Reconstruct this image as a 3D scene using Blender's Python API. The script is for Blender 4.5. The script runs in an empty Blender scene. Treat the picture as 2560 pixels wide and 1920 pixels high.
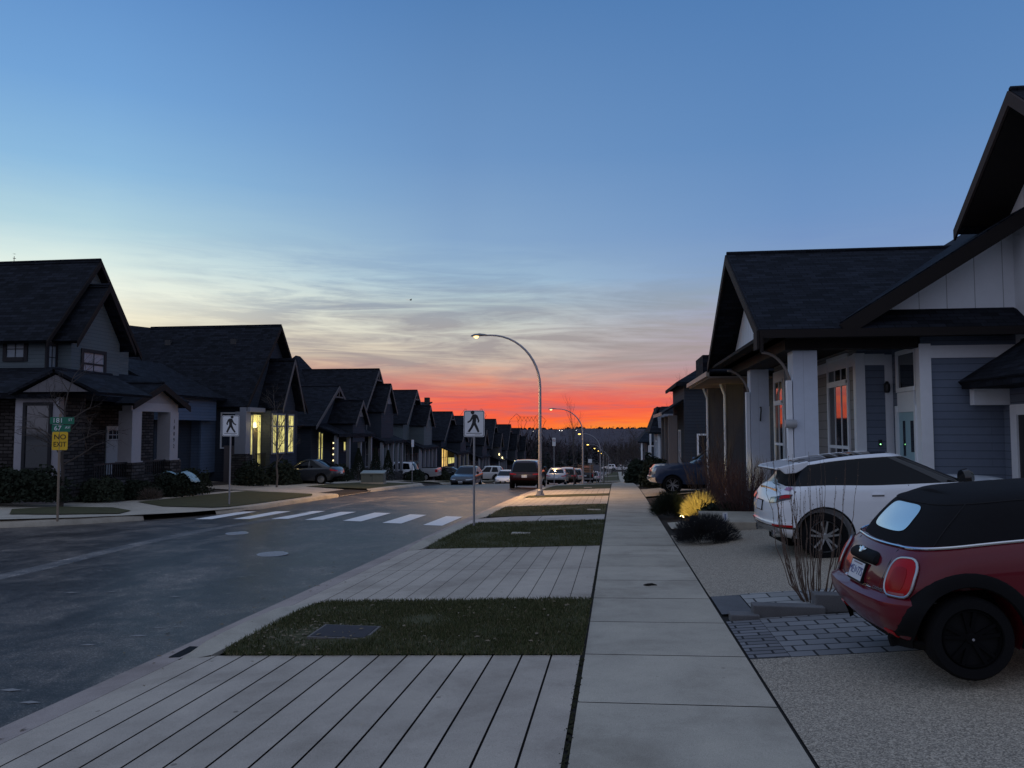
import bpy, bmesh, math, random
from mathutils import Vector, Matrix, noise
R = math.radians
random.seed(7)
S = bpy.context.scene
COL = S.collection
# ------------------------------------------------------------------ camera
cam_d = bpy.data.cameras.new('camera'); cam = bpy.data.objects.new('camera', cam_d); COL.objects.link(cam)
cam.location = (0, 0, 1.9); cam.rotation_euler = (R(90 + 3.392), 0, R(7.7))
cam_d.sensor_width = 36; cam_d.lens = 27.04; cam_d.clip_start = .05; cam_d.clip_end = 20000
S.camera = cam
S.view_settings.view_transform = 'Standard'; S.view_settings.look = 'None'
S.view_settings.exposure = 0; S.view_settings.gamma = 1
S.render.engine = 'CYCLES'
S.cycles.max_bounces = 6; S.cycles.use_denoising = True
# ------------------------------------------------------------------ sky
def lin(r, g, b):
    f = lambda c: (c/255/12.92) if c/255 <= .04045 else ((c/255+.055)/1.055)**2.4
    return (f(r), f(g), f(b), 1)
W = bpy.data.worlds.new("World"); S.world = W; W.use_nodes = True
nt = W.node_tree; nt.nodes.clear()
class NT:
    def __init__(s, t): s.t = t
    def n(s, typ, **kw):
        n = s.t.nodes.new(typ)
        for k, v in kw.items():
            if hasattr(n, k): setattr(n, k, v)
        return n
    def l(s, a, b): s.t.links.new(a, b)
    def math(s, op, a, b=None, c=None, clamp=False):
        n = s.t.nodes.new('ShaderNodeMath'); n.operation = op; n.use_clamp = clamp
        for i, v in enumerate((a, b, c)):
            if v is None: continue
            if isinstance(v, (int, float)): n.inputs[i].default_value = v
            else: s.l(v, n.inputs[i])
        return n.outputs[0]
    def mix(s, f, a, b, blend='MIX'):
        n = s.t.nodes.new('ShaderNodeMix'); n.data_type = 'RGBA'; n.blend_type = blend
        for i, v in ((0, f), (6, a), (7, b)):
            if isinstance(v, (int, float)): n.inputs[i].default_value = v
            elif isinstance(v, tuple): n.inputs[i].default_value = v
            else: s.l(v, n.inputs[i])
        return n.outputs[2]
    def ramp(s, f, stops, interp='LINEAR'):
        n = s.t.nodes.new('ShaderNodeValToRGB'); cr = n.color_ramp; cr.interpolation = interp
        while len(cr.elements) > 1: cr.elements.remove(cr.elements[0])
        cr.elements[0].position = stops[0][0]; cr.elements[0].color = stops[0][1]
        for p, c in stops[1:]:
            e = cr.elements.new(p); e.color = c
        s.l(f, n.inputs[0]); return n.outputs[0]
    def noise(s, vec, scale, detail=3, rough=.5, dist=0):
        n = s.t.nodes.new('ShaderNodeTexNoise')
        n.inputs['Scale'].default_value = scale; n.inputs['Detail'].default_value = detail
        n.inputs['Roughness'].default_value = rough; n.inputs['Distortion'].default_value = dist
        if vec is not None: s.l(vec, n.inputs['Vector'])
        return n.outputs[0]
w = NT(nt)
tc = w.n('ShaderNodeTexCoord'); sep = w.n('ShaderNodeSeparateXYZ'); w.l(tc.outputs['Generated'], sep.inputs[0])
el = w.math('MULTIPLY', w.math('ARCSINE', sep.outputs[2]), 57.2958)
az = w.math('MULTIPLY', w.math('ARCTAN2', sep.outputs[0], sep.outputs[1]), 57.2958)   # 0 along the street, minus to the left
cv = w.n('ShaderNodeCombineXYZ'); w.l(w.math('MULTIPLY', az, .055), cv.inputs[0]); w.l(w.math('MULTIPLY', el, .38), cv.inputs[1])
cv2 = w.n('ShaderNodeCombineXYZ'); w.l(w.math('MULTIPLY', az, .16), cv2.inputs[0]); w.l(w.math('MULTIPLY', el, 1.3), cv2.inputs[1]); cv2.inputs[2].default_value = 4.3
n1 = w.noise(cv.outputs[0], 1.3, 6, .62, .9)
n2 = w.noise(cv2.outputs[0], 1.0, 5, .6, .6)
wob = w.math('MULTIPLY', w.math('SUBTRACT', n1, .5), 1.3)
wob2 = w.math('MULTIPLY', w.math('SUBTRACT', n2, .5), 1.5)
low = w.math('SUBTRACT', 1, w.math('DIVIDE', el, 26, clamp=True), clamp=True)
elw = w.math('ADD', el, w.math('MULTIPLY', w.math('ADD', wob, wob2), low))
ef = w.math('DIVIDE', elw, 40, clamp=True)
def st(*a): return [(e/40, lin(*c)) for e, c in a]
rampL = w.ramp(ef, st((0, (250, 112, 66)), (2.0, (242, 124, 84)), (3.6, (228, 160, 122)), (5, (228, 200, 164)), (7, (248, 240, 212)), (9, (244, 247, 230)), (11, (218, 235, 230)), (13.5, (178, 211, 224)), (17, (141, 186, 222)), (22, (115, 163, 214)), (30, (90, 137, 196)), (40, (74, 118, 180))))
rampC = w.ramp(ef, st((0, (255, 112, 52)), (.8, (252, 100, 62)), (1.6, (243, 98, 78)), (2.4, (230, 108, 94)), (3.1, (226, 138, 116)), (4.0, (210, 166, 148)), (5.4, (208, 196, 180)), (7.4, (204, 206, 198)), (9.2, (186, 202, 204)), (11, (160, 189, 210)), (14, (134, 167, 203)), (20, (109, 148, 195)), (30, (84, 127, 180)), (40, (70, 112, 176))))
rampR = w.ramp(ef, st((0, (255, 178, 48)), (.7, (255, 122, 46)), (1.5, (246, 100, 70)), (2.4, (222, 108, 100)), (3.3, (192, 124, 130)), (4.7, (162, 134, 156)), (8, (146, 146, 180)), (11, (126, 152, 196)), (15, (110, 146, 194)), (20, (96, 137, 188)), (30, (79, 123, 178)), (40, (66, 108, 174))))
fl = w.math('DIVIDE', w.math('ADD', az, 36), 24, clamp=True)
fr = w.math('DIVIDE', w.math('ADD', az, 9), 22, clamp=True)
skyc = w.mix(fr, w.mix(fl, rampL, rampC), rampR)
# soft mauve cloud streaks low in the west
band = w.math('MULTIPLY', w.math('DIVIDE', w.math('SUBTRACT', el, 2.6), 2.0, clamp=True), w.math('SUBTRACT', 1, w.math('DIVIDE', w.math('SUBTRACT', el, 9.5), 5, clamp=True)), clamp=True)
cv3 = w.n('ShaderNodeCombineXYZ'); w.l(w.math('MULTIPLY', az, .075), cv3.inputs[0]); w.l(w.math('ADD', w.math('MULTIPLY', el, .95), w.math('MULTIPLY', az, .012)), cv3.inputs[1]); cv3.inputs[2].default_value = 8.1
n3 = w.noise(cv3.outputs[0], 1.0, 7, .64, .95)
nsum = w.math('ADD', w.math('MULTIPLY', n3, .52), w.math('MULTIPLY', n1, .48))
azk = w.math('DIVIDE', w.math('ADD', az, 38), 18, clamp=True)
cl = w.math('MULTIPLY', w.math('MULTIPLY', w.math('DIVIDE', w.math('SUBTRACT', nsum, .425), .14, clamp=True), azk), band, clamp=True)
redb = w.math('MULTIPLY', w.math('DIVIDE', el, 1.2, clamp=True), w.math('SUBTRACT', 1, w.math('DIVIDE', w.math('SUBTRACT', el, 3.0), 1.5, clamp=True), clamp=True))
cr_ = w.math('MULTIPLY', w.math('DIVIDE', w.math('SUBTRACT', n3, .475), .16, clamp=True), redb, clamp=True)
skyc = w.mix(w.math('MULTIPLY', cr_, .85), skyc, lin(190, 104, 108))
gl_ = w.math('MULTIPLY', w.math('DIVIDE', w.math('SUBTRACT', .47, n3), .16, clamp=True), redb, clamp=True)
skyc = w.mix(w.math('MULTIPLY', gl_, .5), skyc, lin(255, 140, 84))
cloudc = w.ramp(ef, st((2, (210, 108, 100)), (4, (178, 140, 136)), (5.5, (162, 149, 148)), (7.5, (160, 156, 158)), (9.5, (148, 162, 178)), (12, (132, 161, 194)), (18, (118, 155, 205))))
skyc = w.mix(w.math('MULTIPLY', cl, .9), skyc, cloudc)
# unseen sky behind the viewer and overhead, raised pale as fill light
caz = w.math('COSINE', w.math('MULTIPLY', w.math('ADD', az, 6), .0174533))
east = w.math('MULTIPLY', w.math('DIVIDE', w.math('SUBTRACT', .45, caz), 1.1, clamp=True), 1, clamp=True)
ramE = w.ramp(w.math('DIVIDE', el, 90, clamp=True), [(0, lin(130, 132, 152)), (.12, lin(154, 156, 178)), (.3, lin(156, 170, 200)), (.6, lin(152, 168, 198)), (1, lin(156, 170, 196))])
zen = w.math('DIVIDE', w.math('SUBTRACT', el, 32), 45, clamp=True)
skyc = w.mix(east, skyc, ramE); skyc = w.mix(zen, skyc, lin(158, 170, 194))
below = w.math('DIVIDE', w.math('MULTIPLY', el, -1), 2, clamp=True)
skyc = w.mix(below, skyc, lin(40, 40, 46))
bg = w.n('ShaderNodeBackground'); w.l(skyc, bg.inputs[0]); bg.inputs[1].default_value = 1.0
wo = w.n('ShaderNodeOutputWorld'); w.l(bg.outputs[0], wo.inputs[0])
W.cycles.sampling_method = 'MANUAL'; W.cycles.sample_map_resolution = 512
# ------------------------------------------------------------------ materials
MATS = {}
def mat(name, col, rough=.7, metal=0, spec=.5, kind=None, var=.12, scale=6, bump=.0, emit=None, es=1, coat=0, ior=None, **kw):
    if name in MATS: return MATS[name]
    m = bpy.data.materials.new(name); m.use_nodes = True; t = NT(m.node_tree)
    b = m.node_tree.nodes['Principled BSDF']
    b.inputs['Roughness'].default_value = rough; b.inputs['Metallic'].default_value = metal
    b.inputs['Specular IOR Level'].default_value = spec if (rough < .6 or spec != .5) else .12
    if ior: b.inputs['IOR'].default_value = ior
    if coat: b.inputs['Coat Weight'].default_value = coat; b.inputs['Coat Roughness'].default_value = .04
    c4 = (*col, 1)
    tcn = t.n('ShaderNodeTexCoord'); uv = tcn.outputs['UV']; ob = tcn.outputs['Object']
    base = None; height = None
    def br(vec, bw, bh, mortar, off=.5, c1=1.0, c2=.7, mc=.3):
        n = t.n('ShaderNodeTexBrick'); n.offset = off
        n.inputs['Color1'].default_value = (c1,)*3+(1,); n.inputs['Color2'].default_value = (c2,)*3+(1,); n.inputs['Mortar'].default_value = (mc,)*3+(1,)
        n.inputs['Scale'].default_value = 1; n.inputs['Mortar Size'].default_value = mortar
        n.inputs['Brick Width'].default_value = bw; n.inputs['Row Height'].default_value = bh; n.inputs['Bias'].default_value = 0
        t.l(vec, n.inputs['Vector']); return n
    nz = t.noise(ob, scale, 4, .6)
    nz2 = t.noise(ob, scale*9, 3, .6)
    v = t.math('ADD', t.math('MULTIPLY', nz, var*1.4), t.math('MULTIPLY', nz2, var*.6))
    v = t.math('ADD', v, 1-var)
    base = t.mix(1, c4, v, 'MULTIPLY')
    if kind == 'siding':       # lap boards
        sx = t.n('ShaderNodeSeparateXYZ'); t.l(uv, sx.inputs[0])
        fr_ = t.math('FRACT', t.math('MULTIPLY', sx.outputs[1], 1/kw.get('row', .17)))
        lineh = t.math('GREATER_THAN', fr_, .93)
        base = t.mix(t.math('MULTIPLY', lineh, .55), base, (col[0]*.25, col[1]*.25, col[2]*.25, 1))
        n = br(uv, 3.1, kw.get('row', .17), .004, .37, 1, .82, .5)
        base = t.mix(.6, base, n.outputs[0], 'MULTIPLY'); height = t.math('SUBTRACT', 1, fr_)
    elif kind == 'batten':
        sx = t.n('ShaderNodeSeparateXYZ'); t.l(uv, sx.inputs[0])
        fr_ = t.math('FRACT', t.math('MULTIPLY', sx.outputs[0], 1/kw.get('row', .4)))
        ln = t.math('LESS_THAN', fr_, kw.get('bw', .06)); base = t.mix(t.math('MULTIPLY', ln, kw.get('dark', .35)), base, (col[0]*.3, col[1]*.3, col[2]*.3, 1)); height = ln
    elif kind == 'shingle':
        n = br(uv, .34, .15, .008, .5, 1.5, .55, .25)
        n3 = br(uv, .68, .15, .0, .33, 1.15, .85, 1)
        base = t.mix(1, t.mix(1, base, n.outputs[0], 'MULTIPLY'), n3.outputs[0], 'MULTIPLY'); height = n.outputs[1]
        height = t.math('SUBTRACT', 1, height)
    elif kind == 'stone':
        n = br(uv, .38, .13, .018, .45, 1.2, .45, .25); base = t.mix(1, base, n.outputs[0], 'MULTIPLY'); height = t.math('SUBTRACT', 1, n.outputs[1])
    elif kind == 'paver':
        n = br(uv, kw.get('pw', .30), kw.get('ph', .2), .012, .5, 1.12, .78, .18); base = t.mix(1, base, n.outputs[0], 'MULTIPLY'); height = t.math('SUBTRACT', 1, n.outputs[1])
    elif kind == 'aggregate':
        vo = t.n('ShaderNodeTexVoronoi'); vo.inputs['Scale'].default_value = 110; t.l(ob, vo.inputs['Vector'])
        g = t.n('ShaderNodeSeparateColor'); t.l(vo.outputs['Color'], g.inputs[0])
        base = t.mix(1, base, t.ramp(g.outputs[0], [(0, (.42, .40, .38, 1)), (.5, (.85, .82, .8, 1)), (1, (1.45, 1.38, 1.3, 1))]), 'MULTIPLY')
        height = t.math('SUBTRACT', 1, vo.outputs['Distance'])
    elif kind == 'asphalt':
        vo = t.n('ShaderNodeTexVoronoi'); vo.inputs['Scale'].default_value = 90; t.l(ob, vo.inputs['Vector'])
        g = t.n('ShaderNodeSeparateColor'); t.l(vo.outputs['Color'], g.inputs[0])
        base = t.mix(1, base, t.ramp(g.outputs[0], [(0, (.6, .6, .6, 1)), (.8, (1, 1, 1, 1)), (1, (2.2, 2.2, 2.2, 1))]), 'MULTIPLY')
        mp = t.n('ShaderNodeMapping'); mp.inputs['Scale'].default_value = (.6, .45, 1); t.l(ob, mp.inputs[0])
        big = t.noise(mp.outputs[0], 1.5, 7, .7, .5)
        base = t.mix(1, base, t.ramp(big, [(.34, (.45, .46, .48, 1)), (.48, (.85, .85, .87, 1)), (.62, (1.7, 1.62, 1.55, 1)), (.74, (2.4, 2.3, 2.2, 1))]), 'MULTIPLY')
        mp2 = t.n('ShaderNodeMapping'); mp2.inputs['Scale'].default_value = (1.4, 1.0, 1); mp2.inputs['Location'].default_value = (3, 7, 0); t.l(ob, mp2.inputs[0])
        str_ = t.noise(mp2.outputs[0], 2.2, 6, .72, .8)
        base = t.mix(1, base, t.ramp(str_, [(.35, (.7, .7, .7, 1)), (.58, (1, 1, 1, 1)), (.72, (2.0, 1.9, 1.8, 1))]), 'MULTIPLY')
        height = g.outputs[0]
        t.l(t.math('ADD', t.math('MULTIPLY', big, .35), kw.get('r0', .3)), b.inputs['Roughness'])
    elif kind == 'concrete':
        big = t.noise(ob, 1.1, 5, .65, .3)
        base = t.mix(1, base, t.ramp(big, [(.28, (.72, .71, .70, 1)), (.5, (.97, .97, .97, 1)), (.75, (1.14, 1.14, 1.12, 1))]), 'MULTIPLY')
        sp = t.noise(ob, 160, 2, .7)
        base = t.mix(1, base, t.ramp(sp, [(.32, (.72, .72, .72, 1)), (.5, (1, 1, 1, 1)), (.7, (1.16, 1.16, 1.16, 1))]), 'MULTIPLY')
        stn = t.noise(ob, 4.3, 3, .8, 1.2)
        base = t.mix(t.math('MULTIPLY', t.math('GREATER_THAN', stn, .71), .35), base, (col[0]*.45, col[1]*.43, col[2]*.42, 1))
        vo2 = t.n('ShaderNodeTexVoronoi'); vo2.inputs['Scale'].default_value = 2.6; t.l(ob, vo2.inputs['Vector'])
        base = t.mix(t.math('MULTIPLY', t.math('LESS_THAN', vo2.outputs['Distance'], .055), .6), base, (col[0]*.3, col[1]*.29, col[2]*.28, 1))
        gi = t.n('ShaderNodeNewGeometry'); ri = t.math('ADD', t.math('MULTIPLY', gi.outputs['Random Per Island'], .14), .92); base = t.mix(1, base, ri, 'MULTIPLY')
        height = sp
    elif kind == 'soil':
        n_ = t.noise(ob, 40, 5, .7); base = t.mix(1, base, t.ramp(n_, [(.3, (.5, .5, .5, 1)), (.7, (1.6, 1.5, 1.4, 1))]), 'MULTIPLY'); height = n_
    elif kind == 'lit':        # room seen through glass: curtains and walls lit by a lamp
        sx = t.n('ShaderNodeSeparateXYZ'); t.l(uv, sx.inputs[0])
        mpl = t.n('ShaderNodeMapping'); mpl.inputs['Scale'].default_value = (3.2, .5, 1); t.l(uv, mpl.inputs[0]); f1 = t.math('ADD', t.math('MULTIPLY', t.noise(mpl.outputs[0], 2.2, 3, .6, .2), .6), t.math('MULTIPLY', t.noise(uv, 1.4, 3, .6, .4), .4))
        emc = t.mix(1, (*emit, 1), t.ramp(f1, [(.36, (.16, .13, .08, 1)), (.5, (.8, .78, .7, 1)), (.66, (1.5, 1.5, 1.4, 1))]), 'MULTIPLY')
        t.l(emc, b.inputs['Emission Color']); b.inputs['Emission Strength'].default_value = es
    if kind != 'lit' and emit:
        b.inputs['Emission Color'].default_value = (*emit, 1); b.inputs['Emission Strength'].default_value = es
    t.l(base, b.inputs['Base Color'])
    if bump:
        bn = t.n('ShaderNodeBump'); bn.inputs['Strength'].default_value = bump; bn.inputs['Distance'].default_value = kw.get('bd', .01)
        t.l(height if height is not None else nz2, bn.inputs['Height']); t.l(bn.outputs[0], b.inputs['Normal'])
    MATS[name] = m; return m
# ------------------------------------------------------------------ object helpers
def tag(o, label=None, cat=None, group=None, kind=None):
    if label: o['label'] = label
    if cat: o['category'] = cat
    if group: o['group'] = group
    if kind: o['kind'] = kind
    return o
def empty(name, loc=(0, 0, 0), rot=(0, 0, 0)):
    o = bpy.data.objects.new(name, None); COL.objects.link(o); o.location = loc; o.rotation_euler = rot; o.empty_display_size = .2
    return o
def thing(name, label, cat, loc=(0, 0, 0), rz=0, group=None, ry=0, rx=0):
    return tag(empty(name, loc, (rx, ry, rz)), label, cat, group)
def kids(o): return [c for c in COL.objects if c.parent == o]
def copy_tree(o, parent=None):
    c = o.copy(); COL.objects.link(c)
    if parent: c.parent = parent
    for ch in kids(o): copy_tree(ch, c)
    return c
class MB:
    def __init__(s, off=None): s.v = []; s.f = []; s.off = Vector(off) if off is not None else Vector((0, 0, 0))
    def add(s, vs, fs):
        n = len(s.v); s.v += [Vector(p) for p in vs]; s.f += [tuple(i+n for i in f) for f in fs]; return s
    def quad(s, *p): return s.add(p, [tuple(range(len(p)))])
    def box(s, x0, x1, y0, y1, z0, z1, M=None):
        vs = [Vector((x, y, z)) for z in (z0, z1) for y in (y0, y1) for x in (x0, x1)]
        if M: vs = [M @ q for q in vs]
        return s.add(vs, [(0, 2, 3, 1), (4, 5, 7, 6), (0, 1, 5, 4), (2, 6, 7, 3), (0, 4, 6, 2), (1, 3, 7, 5)])
    def prism(s, pts, d):       # closed polygon extruded along d
        d = Vector(d); n = len(pts); a = [Vector(p) for p in pts]
        return s.add(a+[p+d for p in a], [tuple(range(n))[::-1], tuple(range(n, 2*n))]+[(i, (i+1) % n, n+(i+1) % n, n+i) for i in range(n)])
    def slab(s, pts, th):       # quad given thickness downwards along its normal
        a = [Vector(p) for p in pts]; nn = (a[1]-a[0]).cross(a[2]-a[0]).normalized()
        if nn.z < 0: nn = -nn
        return s.prism(a, -nn*th)
    def tube(s, pts, r, n=8, cap=True):
        pts = [Vector(p) for p in pts]; N = len(pts); rs = r if isinstance(r, (list, tuple)) else [r]*N
        base = len(s.v); up = None
        for i, p in enumerate(pts):
            d = (pts[min(i+1, N-1)]-pts[max(i-1, 0)])
            d = d.normalized() if d.length > 1e-9 else Vector((0, 0, 1))
            if up is None:
                up = d.orthogonal().normalized()
            up = (up-d*up.dot(d)); up = up.normalized() if up.length > 1e-6 else d.orthogonal().normalized()
            sd = d.cross(up)
            for k in range(n):
                a = 2*math.pi*k/n; s.v.append(p+(up*math.cos(a)+sd*math.sin(a))*rs[i])
        for i in range(N-1):
            for k in range(n):
                a = base+i*n+k; b = base+i*n+(k+1) % n; s.f.append((a, b, b+n, a+n))
        if cap and n > 2: s.f.append(tuple(base+k for k in range(n))[::-1]); s.f.append(tuple(base+(N-1)*n+k for k in range(n)))
        return s
    def lathe(s, prof, M=None, n=24, caps=True):   # profile (r,z) round local z
        base = len(s.v); M = M or Matrix()
        for r, z in prof:
            for k in range(n):
                a = 2*math.pi*k/n; s.v.append(M @ Vector((r*math.cos(a), r*math.sin(a), z)))
        for i in range(len(prof)-1):
            for k in range(n):
                a = base+i*n+k; b = base+i*n+(k+1) % n; s.f.append((a, b, b+n, a+n))
        if caps: s.f.append(tuple(base+k for k in range(n))[::-1]); s.f.append(tuple(base+(len(prof)-1)*n+k for k in range(n)))
        return s
    def grid(s, P):             # rows of points
        base = len(s.v); m = len(P[0])
        for row in P: s.v += [Vector(p) for p in row]
        for i in range(len(P)-1):
            for k in range(m-1): a = base+i*m+k; s.f.append((a, a+1, a+m+1, a+m))
        return s
    def build(s, name, m, parent=None, smooth=False, sharp=40, uv=True, bevel=0):
        me = bpy.data.meshes.new(name); me.from_pydata([p-s.off for p in s.v], [], s.f)
        if smooth and me.polygons:
            me.polygons.foreach_set('use_smooth', [True]*len(me.polygons)); me.set_sharp_from_angle(angle=R(sharp))
        if uv: add_uv(me)
        o = bpy.data.objects.new(name, me); COL.objects.link(o)
        if m: me.materials.append(m)
        if parent: o.parent = parent
        if bevel:
            md = o.modifiers.new('bevel', 'BEVEL'); md.width = bevel; md.segments = 2; md.limit_method = 'ANGLE'
        return o
def add_uv(me):
    ul = me.uv_layers.new(name='UVMap'); d = [0.0]*(2*len(me.loops)); Z = Vector((0, 0, 1))
    for p in me.polygons:
        n = p.normal
        if abs(n.z) > .97 or n.length < .5:
            for li in p.loop_indices:
                c = me.vertices[me.loops[li].vertex_index].co; d[2*li] = c.x; d[2*li+1] = c.y
        else:
            t = Z.cross(n).normalized(); b = n.cross(t)
            for li in p.loop_indices:
                c = me.vertices[me.loops[li].vertex_index].co; d[2*li] = c.dot(t); d[2*li+1] = c.dot(b)
    ul.data.foreach_set('uv', d)
def text_mb(mb, txt, size, M, depth=.004, align='CENTER', sx=1):
    cu = bpy.data.curves.new('lettering', 'FONT'); cu.body = txt; cu.size = size; cu.align_x = align; cu.align_y = 'CENTER'; cu.extrude = depth; cu.resolution_u = 3
    ob = bpy.data.objects.new('lettering', cu); COL.objects.link(ob)
    me = bpy.data.meshes.new_from_object(ob.evaluated_get(bpy.context.evaluated_depsgraph_get()))
    mb.add([M @ Vector((v.co.x*sx, v.co.y, v.co.z)) for v in me.vertices], [tuple(p.vertices) for p in me.polygons])
    bpy.data.objects.remove(ob); bpy.data.meshes.remove(me); bpy.data.curves.remove(cu)
def interp(pts, x):
    if x <= pts[0][0]: return pts[0][1]
    for (a, b), (c, d) in zip(pts, pts[1:]):
        if x <= c: return b+(d-b)*(x-a)/(c-a)
    return pts[-1][1]
def spl(pts, x):                # monotone smooth
    if x <= pts[0][0]: return pts[0][1]
    if x >= pts[-1][0]: return pts[-1][1]
    n = len(pts)
    for i in range(n-1):
        if x <= pts[i+1][0]:
            h = pts[i+1][0]-pts[i][0]; dl = lambda k: (pts[k+1][1]-pts[k][1])/(pts[k+1][0]-pts[k][0])
            def tan(k):
                if k == 0: return dl(0)
                if k == n-1: return dl(n-2)
                a, b = dl(k-1), dl(k)
                return 0 if a*b <= 0 else 2*a*b/(a+b)
            t = (x-pts[i][0])/h; m0, m1 = tan(i), tan(i+1); t2 = t*t; t3 = t2*t
            return (2*t3-3*t2+1)*pts[i][1]+(t3-2*t2+t)*h*m0+(-2*t3+3*t2)*pts[i+1][1]+(t3-t2)*h*m1
# ------------------------------------------------------------------ terrain
GK = [(-60, 1.65), (0, 0), (35, -.96), (50, -1.52), (74, -3.1), (114, -5.65), (154, -8.0), (194, -9.7), (234, -11.4), (274, -13.4), (314, -15.2), (400, -18), (600, -23)]
def g(y): return sum(interp(GK, y+o) for o in (-8, -6, -4, -2, 0, 2, 4, 6, 8))/9
CX = [(-90, 1.0), (-40, .55), (-21, .22), (-18.2, 0), (-16.7, -.03), (-13.0, -.12), (-12.85, -.27), (-8.4, -.18), (-4.75, -.26), (-4.45, -.24), (-4.05, -.18), (-.31, -.03), (1.175, 0), (3, .17), (5, .27), (9, .38), (40, .9)]
def sx(y):
    t = min(1, max(0, (y-55)/60)); return .9*t*t*(3-2*t)
def c(x): return interp(CX, x)
def H(x, y): return g(y)+c(x-sx(y))
M_soil = mat('soil', (.055, .047, .04), .95, kind='soil', bump=.6, bd=.03)
def ground():
    xs = [-900, -500, -300, -180, -90, -60, -40, -28, -21, -18.2, -16.7, -13.0, -12.85, -8.4, -4.75, -4.45, -4.05, -.31, 1.175, 3, 5, 9, 20, 40, 90, 180, 300, 500, 900]
    ys = [-60, -30, -10, 0, 5, 10, 14, 18, 19, 21, 24, 26.5, 28, 30] + list(range(34, 330, 6)) + [340, 370, 400, 450, 500, 560, 620]
    P = []
    for y in ys:
        row = []
        for x in xs:
            z = g(y)+c(max(-90, min(40, x)))-.07
            if x < -12.85 and y < 26.5: z = min(z, g(y)-.36)
            if -12.85 <= x <= -4.75: z -= .02
            row.append((x+sx(y), y, z))
        P.append(row)
    mb = MB(); mb.grid(P); o = mb.build('ground', M_soil, smooth=True); o['kind'] = 'structure'
    # valley floor and the far ridge
    M_hill = mat('hill_haze_tint', (.07, .06, .075), .95, kind='soil', scale=.01, bump=0)  # distance haze is put into this purple tint, no air volume
    P = []
    ys2 = [610, 800, 1100, 1400, 1700, 2000, 2300, 2600, 2900, 3200, 3800]
    for y in ys2:
        row = []
        for i in range(81):
            x = -2800+i*70
            k = max(0, (y-1100)/1800); k = min(1, k); k = k*k*(3-2*k)
            top = 2.5+7*noise.noise(Vector((x/420, 1.7, 0)))+3.5*noise.noise(Vector((x/90, 3.1, 0)))
            z = -25*(1-k)+k*top - (0 if y < 3000 else (y-3000)*.02)
            row.append((x, y, z))
        P.append(row)
    mb = MB(); mb.grid(P); o = mb.build('hills', M_hill, smooth=True); o['kind'] = 'structure'
ground()
# ------------------------------------------------------------------ street surfaces
M_asph = mat('asphalt', (.094, .083, .073), .7, kind='asphalt', bump=.25, bd=.004, spec=.12, r0=.2)
M_conc = mat('concrete', (.45, .395, .315), .85, kind='concrete', bump=.15, bd=.003)
M_conc2 = mat('apron_concrete', (.48, .41, .335), .85, kind='concrete', bump=.15, bd=.003)
M_gut = mat('gutter_concrete', (.40, .33, .29), .85, kind='concrete', bump=.15, bd=.003)
M_joint = mat('joint_dirt', (.03, .027, .024), .95)
M_agg = mat('exposed_aggregate', (.39, .345, .28), .85, kind='aggregate', bump=.5, bd=.006)
M_pav = mat('pavers', (.24, .235, .235), .85, kind='paver', bump=.5, bd=.01)
M_paint = mat('road_paint', (.78, .77, .74), .7, var=.25, scale=14)
TRENCH = [(-9.7, 4), (-9.95, 9), (-10.2, 12.8), (-10.45, 14.4), (-10.65, 16.1), (-10.75, 17.6), (-10.77, 19), (-10.73, 20.4), (-10.5, 22), (-10.3, 25), (-10.2, 34)]
M_turf = mat('turf', (.078, .074, .038), .95, var=.55, scale=3.2, bump=.5, bd=.03)
def struct(o): o['kind'] = 'structure'; return o
def frange(a, b, s):
    n = max(1, int(round((b-a)/s))); return [a+(b-a)*i/n for i in range(n+1)]
def sheet(mb, xs, y0, y1, dz=0, step=2.5, fx=True):
    mb.grid([[(x+(sx(y) if fx else 0), y, H(x+sx(y), y)+dz) for x in xs] for y in frange(y0, y1, step)]); return mb
LEFT = [(17.0, -70), (17.6, -18.2), (18.3, -16), (19.5, -14.7), (20.5, -14), (21.4, -13.45), (22.3, -12.95), (24.4, -12.42), (26, -12.3)]
mb = MB()
P = []
for y in [-40, -20, 0, 5, 10, 14]+[q[1] for q in LEFT]+frange(29, 330, 3):
    xl = min(interp(LEFT, y), -12.86); row = []
    for x in (xl, (xl-12.85)/2, -12.85, -11.7, -10.6, -9.5, -8.4, -7.2, -6, -4.75):
        z = g(y)+(c(x) if x > -12.851 else -.27)
        row.append((x+sx(y), y, z))
    P.append(row)
struct(mb.grid(P).build('road', M_asph, smooth=True))
struct(sheet(MB(), [-4.75, -4.44], -30, 320, .004).build('gutter', M_gut, smooth=True))
# right pavement: slabs with open joints over a dirt bed
mb = MB(); y = -4.83+1.42*0
ys = [4.66+1.42*k for k in range(-5, 60)]
for a, b in zip(ys, ys[1:]):
    mb.grid([[(x+sx(yy), yy, H(x+sx(yy), yy)+random.uniform(-.001, .001)) for x in (-.31, 1.175)] for yy in (a+.010, b-.010)])
struct(mb.build('sidewalk', M_conc))
struct(sheet(MB(), [-.36, 1.2], -3, 90, -.012).build('joint_bed', M_joint))
struct(sheet(MB(), [-.31, 1.175], 88, 320, .0, 6).build('pavement', M_conc))
LAWN = [(7.45, 10.2), (16.0, 21.9), (23.9, 28.5), (34.2, 36.2), (41.9, 52.5), (58, 61.5), (67, 73), (79, 84), (90, 95), (101, 108), (114, 120), (126, 134), (140, 200), (206, 320)]
APRON = [(-4, 7.45), (10.2, 16.0), (21.9, 23.9), (28.5, 34.2), (36.2, 41.9), (52.5, 58), (61.5, 67), (73, 79), (84, 90), (95, 101), (108, 114), (120, 126), (134, 140), (200, 206)]
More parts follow.
